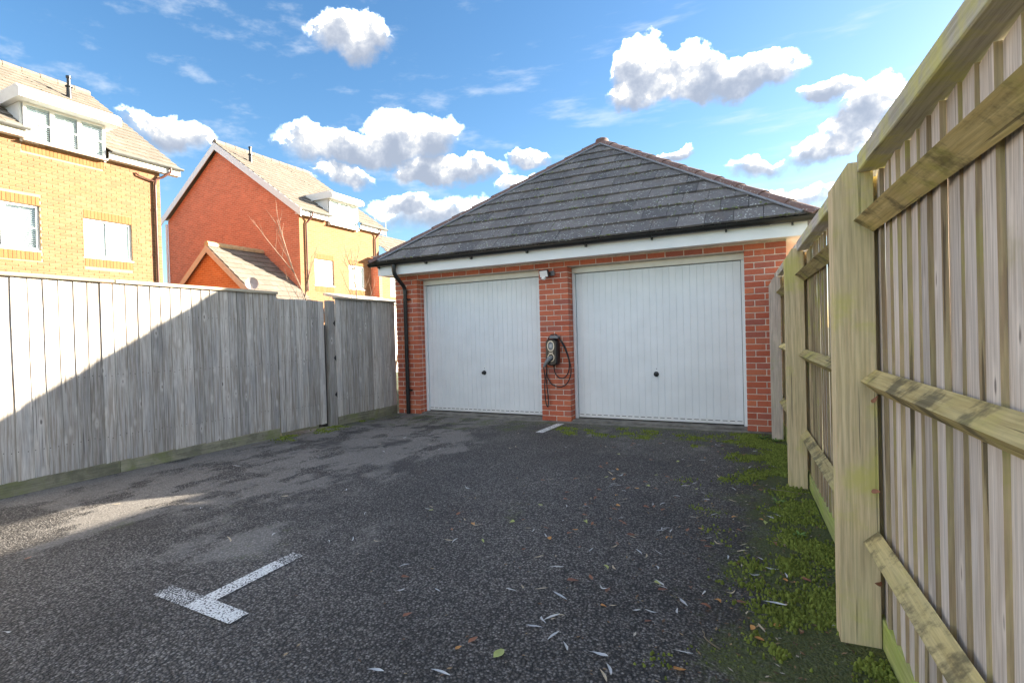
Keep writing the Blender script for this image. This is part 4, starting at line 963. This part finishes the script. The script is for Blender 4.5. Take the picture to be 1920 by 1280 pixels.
# ------------------------------------------------------------------ bare saplings behind the fence
M_bark = plain('pale_bark', (.30, .21, .15), .85, var=.2, scale=20)
def sapling(base, h, lean, seed, label):
    rr = random.Random(seed); t = emp('bare_tree', base, label, 'tree', 'bare saplings behind the fence')
    tr = MB(); br = MB()
    def grow(mb, p, d, L, r, lev):
        pts = [p]; n = 7; q = p.copy(); dd = d.copy()
        for k in range(n):
            dd = (dd + Vector((rr.uniform(-.09, .09), rr.uniform(-.09, .09), rr.uniform(-.02, .07)))).normalized(); q = q + dd * L / n; pts.append(q.copy())
        mb.tube([tuple(x) for x in pts], [r * (1 - .8 * k / n) for k in range(n + 1)], 6 if lev == 0 else 4)
        if lev < 2:
            for k in range(2, n):
                for _ in range(2 if lev == 0 else 1):
                    if rr.random() < .85:
                        an = rr.uniform(0, 2 * math.pi); sd_ = Vector((math.cos(an), math.sin(an), 0)); nd2 = (dd * .8 + sd_ * .55 + Vector((0, 0, .25))).normalized()
                        grow(br, pts[k], nd2, L * rr.uniform(.30, .48) * (1.1 - .08 * k), r * .42, lev + 1)
    grow(tr, Vector(base), Vector(lean).normalized(), h, .028, 0)
    tr.sm().build('trunk', M_bark, t); br.build('branches', M_bark, t)
sapling((-9.15, 9.15, -.05), 4.3, (-.16, -.12, 1), 4, 'slim bare sapling leaning left over the middle of the gate')
sapling((-9.3, 10.1, -.05), 3.6, (.02, -.02, 1), 9, 'slim bare sapling upright in front of the two blank windows')
sapling((-9.0, 10.9, -.05), 3.5, (.20, .05, 1), 14, 'slim bare sapling leaning right toward the garage eaves')

# ------------------------------------------------------------------ moss, weeds, leaves, twigs
rs = np.random.RandomState(4)
def moss(n):
    # clumps gather in cushions along the fence foot
    V = []; F = []; cnt = 0
    cent = []
    for _ in range(2100):
        y = rs.uniform(1.2, 7.0); fx = .235 - .0523 * (y - 2.42)
        x = fx + .12 - abs(rs.normal(0, .27)); cent.append((x, y))
    for _ in range(260): cent.append((rs.uniform(-2.7, .1), rs.uniform(6.25, 6.95)))
    for _ in range(150): y = rs.uniform(4.6, 7.0); cent.append((XL + .05 + abs(rs.normal(0, .14)), y))
    from mathutils import noise as mn_
    cent = [c for c in cent if mn_.noise((c[0] * 3.1, c[1] * 3.1, 4.2)) + .8 * mn_.noise((c[0] * 9, c[1] * 9, 1.7)) > .17 - (.10 if c[0] > .05 else 0)]
    for (cx, cy) in cent:
        k = rs.randint(14, 40); sp_ = rs.uniform(.015, .06); cs_ = rs.uniform(.6, 1.7)
        for _ in range(k):
            x, y = cx + rs.normal(0, sp_), cy + rs.normal(0, sp_); z = gz(x, y)
            if x > .365 - .0523 * (y - 2.42): continue
            hh = cs_ * rs.uniform(.005, .012); r_ = cs_ * rs.uniform(.0035, .0080); a0 = rs.uniform(0, 6.28); b0 = len(V)
            m = 5
            for q in range(m): an = a0 + q * 2 * math.pi / m; V.append((x + r_ * math.cos(an), y + r_ * math.sin(an), z - .001))
            for q in range(m): an = a0 + (q + .5) * 2 * math.pi / m; rr_ = r_ * rs.uniform(.35, .8); V.append((x + rr_ * math.cos(an), y + rr_ * math.sin(an), z + hh * rs.uniform(.6, 1.1)))
            V.append((x, y, z + hh * 1.15))
            for q in range(m): F.extend([(b0 + q, b0 + (q + 1) % m, b0 + m + q), (b0 + m + q, b0 + (q + 1) % m, b0 + m + (q + 1) % m), (b0 + m + q, b0 + m + (q + 1) % m, b0 + 2 * m)])
    me = bpy.data.meshes.new('moss'); me.from_pydata(V, [], F); me.update()
    m, g, p = newmat('moss'); pos = g('NewGeometry', _out='Position'); r = g('NewGeometry', _out='Random Per Island')
    g.put(p.inputs['Base Color'], g.mix(g.m('MULTIPLY_ADD', r, .5, g.m('MULTIPLY', g.noise(pos, 14, 3), .5)), (.030, .042, .010, 1), (.29, .35, .075, 1))); p.inputs['Roughness'].default_value = .95
    p.inputs['Specular IOR Level'].default_value = .1
    bump(g, p, g.noise(pos, 600, 2), .7, .004)
    me.materials.append(m); o = link('moss', me); tag(o, 'low green moss creeping over the asphalt edge along the fence', 'moss', kind='stuff')
moss(1)

def leafmesh(L, Wd, curl, twist, seed, broad, mat):
    rr = random.Random(seed); n = 7; V = []; 
    for k in range(n + 1):
        t = k / n; w = Wd * (math.sin(math.pi * min(1, t ** (.75 if broad else 1.0))) ** (.75 if broad else .9)) * .5 + .0006
        bx = L * (t - .5); side = curl * .25 * math.sin(math.pi * t) * L; z = .003 + curl * L * .35 * (2 * t - 1) ** 2 * .5 + rr.uniform(0, .0015)
        fold = w * .35
        tw = twist * (t - .5)
        for s_, fz in ((-1, fold), (0, 0), (1, fold)):
            V.append((bx, side + s_ * w * math.cos(tw), z + fz + s_ * w * math.sin(tw) + abs(w * math.sin(tw))))
    F = []
    for k in range(n):
        for i in range(2): a = k * 3 + i; F.append((a, a + 1, a + 4, a + 3))
    me = bpy.data.meshes.new('fallen_leaf'); me.from_pydata(V, [], F); me.materials.append(mat); me.update()
    me.polygons.foreach_set('use_smooth', [True] * len(me.polygons)); return me
def leafmat(name, a, c):
    m, g, p = newmat(name); r = rnd(g); co = g('TexCoord', _out='Object')
    g.put(p.inputs['Base Color'], g.mix(g.m('MULTIPLY_ADD', r, .7, g.m('MULTIPLY', g.noise(co, 90, 3), .3)), c4(a), c4(c))); p.inputs['Roughness'].default_value = .55
    return m
KIND = {
 'silver': (leafmat('silver_leaf', (.40, .43, .48), (.58, .59, .58)), 'slim pale silvery leaf lying', False),
 'tan': (leafmat('tan_leaf', (.42, .34, .22), (.55, .47, .34)), 'slim tan leaf lying', False),
 'brown': (leafmat('brown_leaf', (.15, .065, .04), (.30, .12, .06)), 'curled reddish brown leaf lying', True),
 'orange': (leafmat('orange_leaf', (.42, .18, .04), (.55, .29, .09)), 'broad orange leaf lying', True),
 'green': (leafmat('green_leaf', (.30, .36, .10), (.46, .48, .18)), 'yellow green leaf lying', True)}
LM = {}
for k, (m_, lb, br_) in KIND.items():
    LM[k] = [leafmesh(rs.uniform(.045, .062) if br_ else rs.uniform(.055, .088), rs.uniform(.020, .028) if br_ else rs.uniform(.009, .013), rs.uniform(-.7, .9), rs.uniform(-1.3, 1.3), q, br_, m_) for q in range(5)]
def leaf(kind, x, y, rz, sc=1.0, label=None):
    o = link('fallen_leaf', LM[kind][rs.randint(5)], None, (x, y, gz(x, y) + .004), (rs.normal(0, .12), rs.normal(0, .12), rz)); o.scale = (sc, sc, sc)
    wh = 'on the moss by the right fence' if x > -.3 else 'on the left half of the driveway' if x < -2.2 else 'near the bottom edge of the driveway' if y < 2.3 else 'on the tarmac before the garage doors' if y > 4.2 else 'on the dark tarmac, middle right'
    tag(o, label or KIND[kind][1] + ' ' + wh, 'leaf', 'fallen leaves on the driveway'); return o
named = [('green', -.99, 1.79, 1.45, 1.2, 'broad pale green leaf lying alone near the bottom edge'), ('silver', -.93, 2.31, -.4, 1.25, None), ('silver', -.38, 2.48, -1.0, 1.1, None), ('orange', -.32, 1.96, .7, 1.15, 'largest orange leaf, near the bottom edge'),
 ('silver', -.62, 1.92, -.12, 1.3, None), ('silver', -.76, 1.93, -1.0, 1.0, None), ('silver', -.83, 1.98, 1.3, 1.0, None), ('silver', -.56, 1.86, -1.1, 1.1, None), ('silver', -.93, 2.01, .35, 1.0, None), ('silver', -.92, 2.09, -.9, 1.0, None), ('silver', -.89, 2.11, .9, 1.0, None),
 ('brown', -.92, 2.47, .3, 1.2, None), ('tan', -.05, 2.39, -.9, 1.0, None), ('orange', -.06, 2.29, -.3, .9, None), ('silver', -1.51, 2.12, -.5, .8, None), ('brown', -1.5, 1.87, .9, .9, None), ('brown', -1.13, 1.83, 1.2, .9, None), ('orange', -1.15, 1.75, 1.2, .7, None),
 ('silver', -.52, 2.61, -.5, 1.0, None), ('silver', -.33, 2.08, .1, 1.0, None), ('tan', -.57, 1.82, -.8, .9, None), ('tan', -.87, 2.14, .2, .8, None), ('silver', -1.13, 1.59, .1, 1.0, None), ('silver', -1.36, 1.49, .5, 1.0, None), ('brown', -4.01, 1.45, -.8, 1.0, 'lone brown leaf near the sunlit patch of asphalt'),
 ('silver', -3.05, 1.02, 0, 1.0, None), ('tan', -3.12, 2.12, -.4, .9, None), ('silver', -4.89, 3.45, .4, 1.2, None), ('tan', -3.55, 2.91, .3, 1.2, None), ('silver', -3.21, 3.23, -1.1, .9, None), ('brown', -1.74, 2.16, .5, .9, None), ('silver', -1.67, 2.03, .4, .8, None), ('silver', .0, 2.62, -.2, 1.2, None), ('orange', .01, 2.43, .4, .8, None)]
for k, x, y, a, sc, lb in named: leaf(k, x, y, a, sc, lb)
ks = ['silver'] * 9 + ['tan'] * 5 + ['brown'] * 6 + ['orange'] * 3 + ['green'] * 2
for i in range(205):
    while True:
        y = rs.uniform(2.25, 6.4); x = rs.normal(-.75, .62) * (1 if y > 2.6 else .7)
        if y > 4.6 and rs.rand() < .72: continue
        if x < .19 - .0523 * (y - 2.42) and x > -2.4: break
    k = ks[rs.randint(len(ks))]
    if x > -.25 and rs.rand() < .5: k = ('brown', 'orange', 'tan', 'green')[rs.randint(4)]
    leaf(k, x, y, rs.uniform(-3.1, 3.1), rs.uniform(.58, 1.02))
for i in range(22): leaf(ks[rs.randint(14)], rs.uniform(-5.4, -2.2), rs.uniform(2.2, 6.2), rs.uniform(-3.1, 3.1), rs.uniform(.5, .8))
def litter():
    V = []; F = []
    for _ in range(1500):
        y = rs.uniform(1.3, 7.0); x = .235 - .0523 * (y - 2.42) + .1 - abs(rs.normal(0, .45)) if rs.rand() < .8 else rs.uniform(-2.2, .1)
        if x > .36 - .0523 * (y - 2.42): continue
        a = rs.uniform(0, 6.28); L = rs.uniform(.004, .014); w = L * rs.uniform(.2, .6); z = gz(x, y) + rs.uniform(.003, .011); b0 = len(V); ca, sa_ = math.cos(a), math.sin(a); tl = rs.uniform(-.4, .4)
        for p, q in ((-L, 0), (0, -w), (L, 0), (0, w)): V.append((x + p * ca - q * sa_, y + p * sa_ + q * ca, z + tl * p))
        F.append((b0, b0 + 1, b0 + 2, b0 + 3))
    me = bpy.data.meshes.new('leaf_litter'); me.from_pydata(V, [], F); me.update()
    m, g, p = newmat('leaf_litter'); r = g('NewGeometry', _out='Random Per Island')
    g.put(p.inputs['Base Color'], g.ramp(r, [(0, (.07, .04, .025)), (.5, (.19, .11, .06)), (.8, (.34, .25, .14)), (1, (.46, .44, .40))])); p.inputs['Roughness'].default_value = .8
    me.materials.append(m); tag(link('leaf_litter', me), 'fine brown leaf crumbs strewn over the moss and tarmac', 'litter', kind='stuff')
litter()
M_weed = plain('weed_leaf', (.13, .24, .05), .6, var=.2, scale=30)
def weed(x, y, s, seed, label):
    rr = random.Random(seed); z = gz(x, y); t = emp('weed', (x, y, z), label, 'weed', 'weeds at the fence foot')
    for k in range(9):
        an = k * 2.4 + rr.uniform(-.3, .3); L = s * rr.uniform(.6, 1.1); upz = rr.uniform(.25, 1.1); b = MB(); d = Vector((math.cos(an), math.sin(an), 0)); sd_ = Vector((-d.y, d.x, 0)); V = []
        for q in range(5):
            u = q / 4; w = L * .14 * math.sin(math.pi * (.12 + .86 * u)); c = Vector((x, y, z)) + d * L * u + Vector((0, 0, L * upz * (u - .55 * u * u))); V += [tuple(c - sd_ * w + Vector((0, 0, w * .4))), tuple(c), tuple(c + sd_ * w + Vector((0, 0, w * .4)))]
        b.add(V, [(q * 3 + i, q * 3 + i + 1, q * 3 + i + 4, q * 3 + i + 3) for q in range(4) for i in range(2)]).sm(); b.build('leaf', M_weed, t)
weed(-.085, 6.75, .11, 1, 'leafy green weed at the foot of the right brick pier'); weed(.05, 6.62, .07, 5, 'small green weed beside the last pale fence post')
weed(.03, 4.18, .06, 2, 'small green weed on the moss before the middle post'); weed(.14, 3.55, .055, 3, 'tiny green weed on the moss nearest the front post')
M_twig = plain('twig', (.20, .16, .11), .8, var=.2)
def twig(x, y, a, L, seed, label):
    rr = random.Random(seed); z = gz(x, y) + .006; P = []
    for k in range(7): u = k / 6; P.append((x + L * u * math.cos(a) + .02 * math.sin(5 * u + seed), y + L * u * math.sin(a) + .015 * math.cos(4 * u), z + .012 * math.sin(3 * u) ** 2))
    b = MB(); b.tube(P, [.0035 * (1 - .5 * k / 6) for k in range(7)], 5); o = b.build('twig', M_twig, None, (x, y, z)); tag(o, label, 'twig', 'twigs on the ground')
twig(-.12, 4.45, .1, .34, 1, 'long thin twig lying on the moss by the middle post'); twig(-5.72, 4.2, 1.35, .45, 2, 'pale twig along the foot of the left fence'); twig(-.2, 2.15, 2.2, .16, 3, 'short twig on the moss near the bottom edge'); twig(-.05, 2.0, .4, .12, 6, 'thin bent twig close to the front fence post')
# dead leaves caught in the post gap
for y, z, wd in ((-.015, .98, 'topmost, just under the middle rail'), (-.018, .62, 'middle one, halfway between two rails'), (-.02, .27, 'lowest, under the bottom rail')):
    o = link('caught_leaf', LM['brown'][rs.randint(5)], None, tuple(TM[rf] @ Vector((.125, y, z))), (rs.uniform(.8, 1.6), rs.uniform(-1, 1), rs.uniform(-1, 1))); o.scale = (.6, .7, .7)
    tag(o, 'dry brown leaf caught beside the front fence post, ' + wd, 'leaf', 'dry leaves caught in the fence')
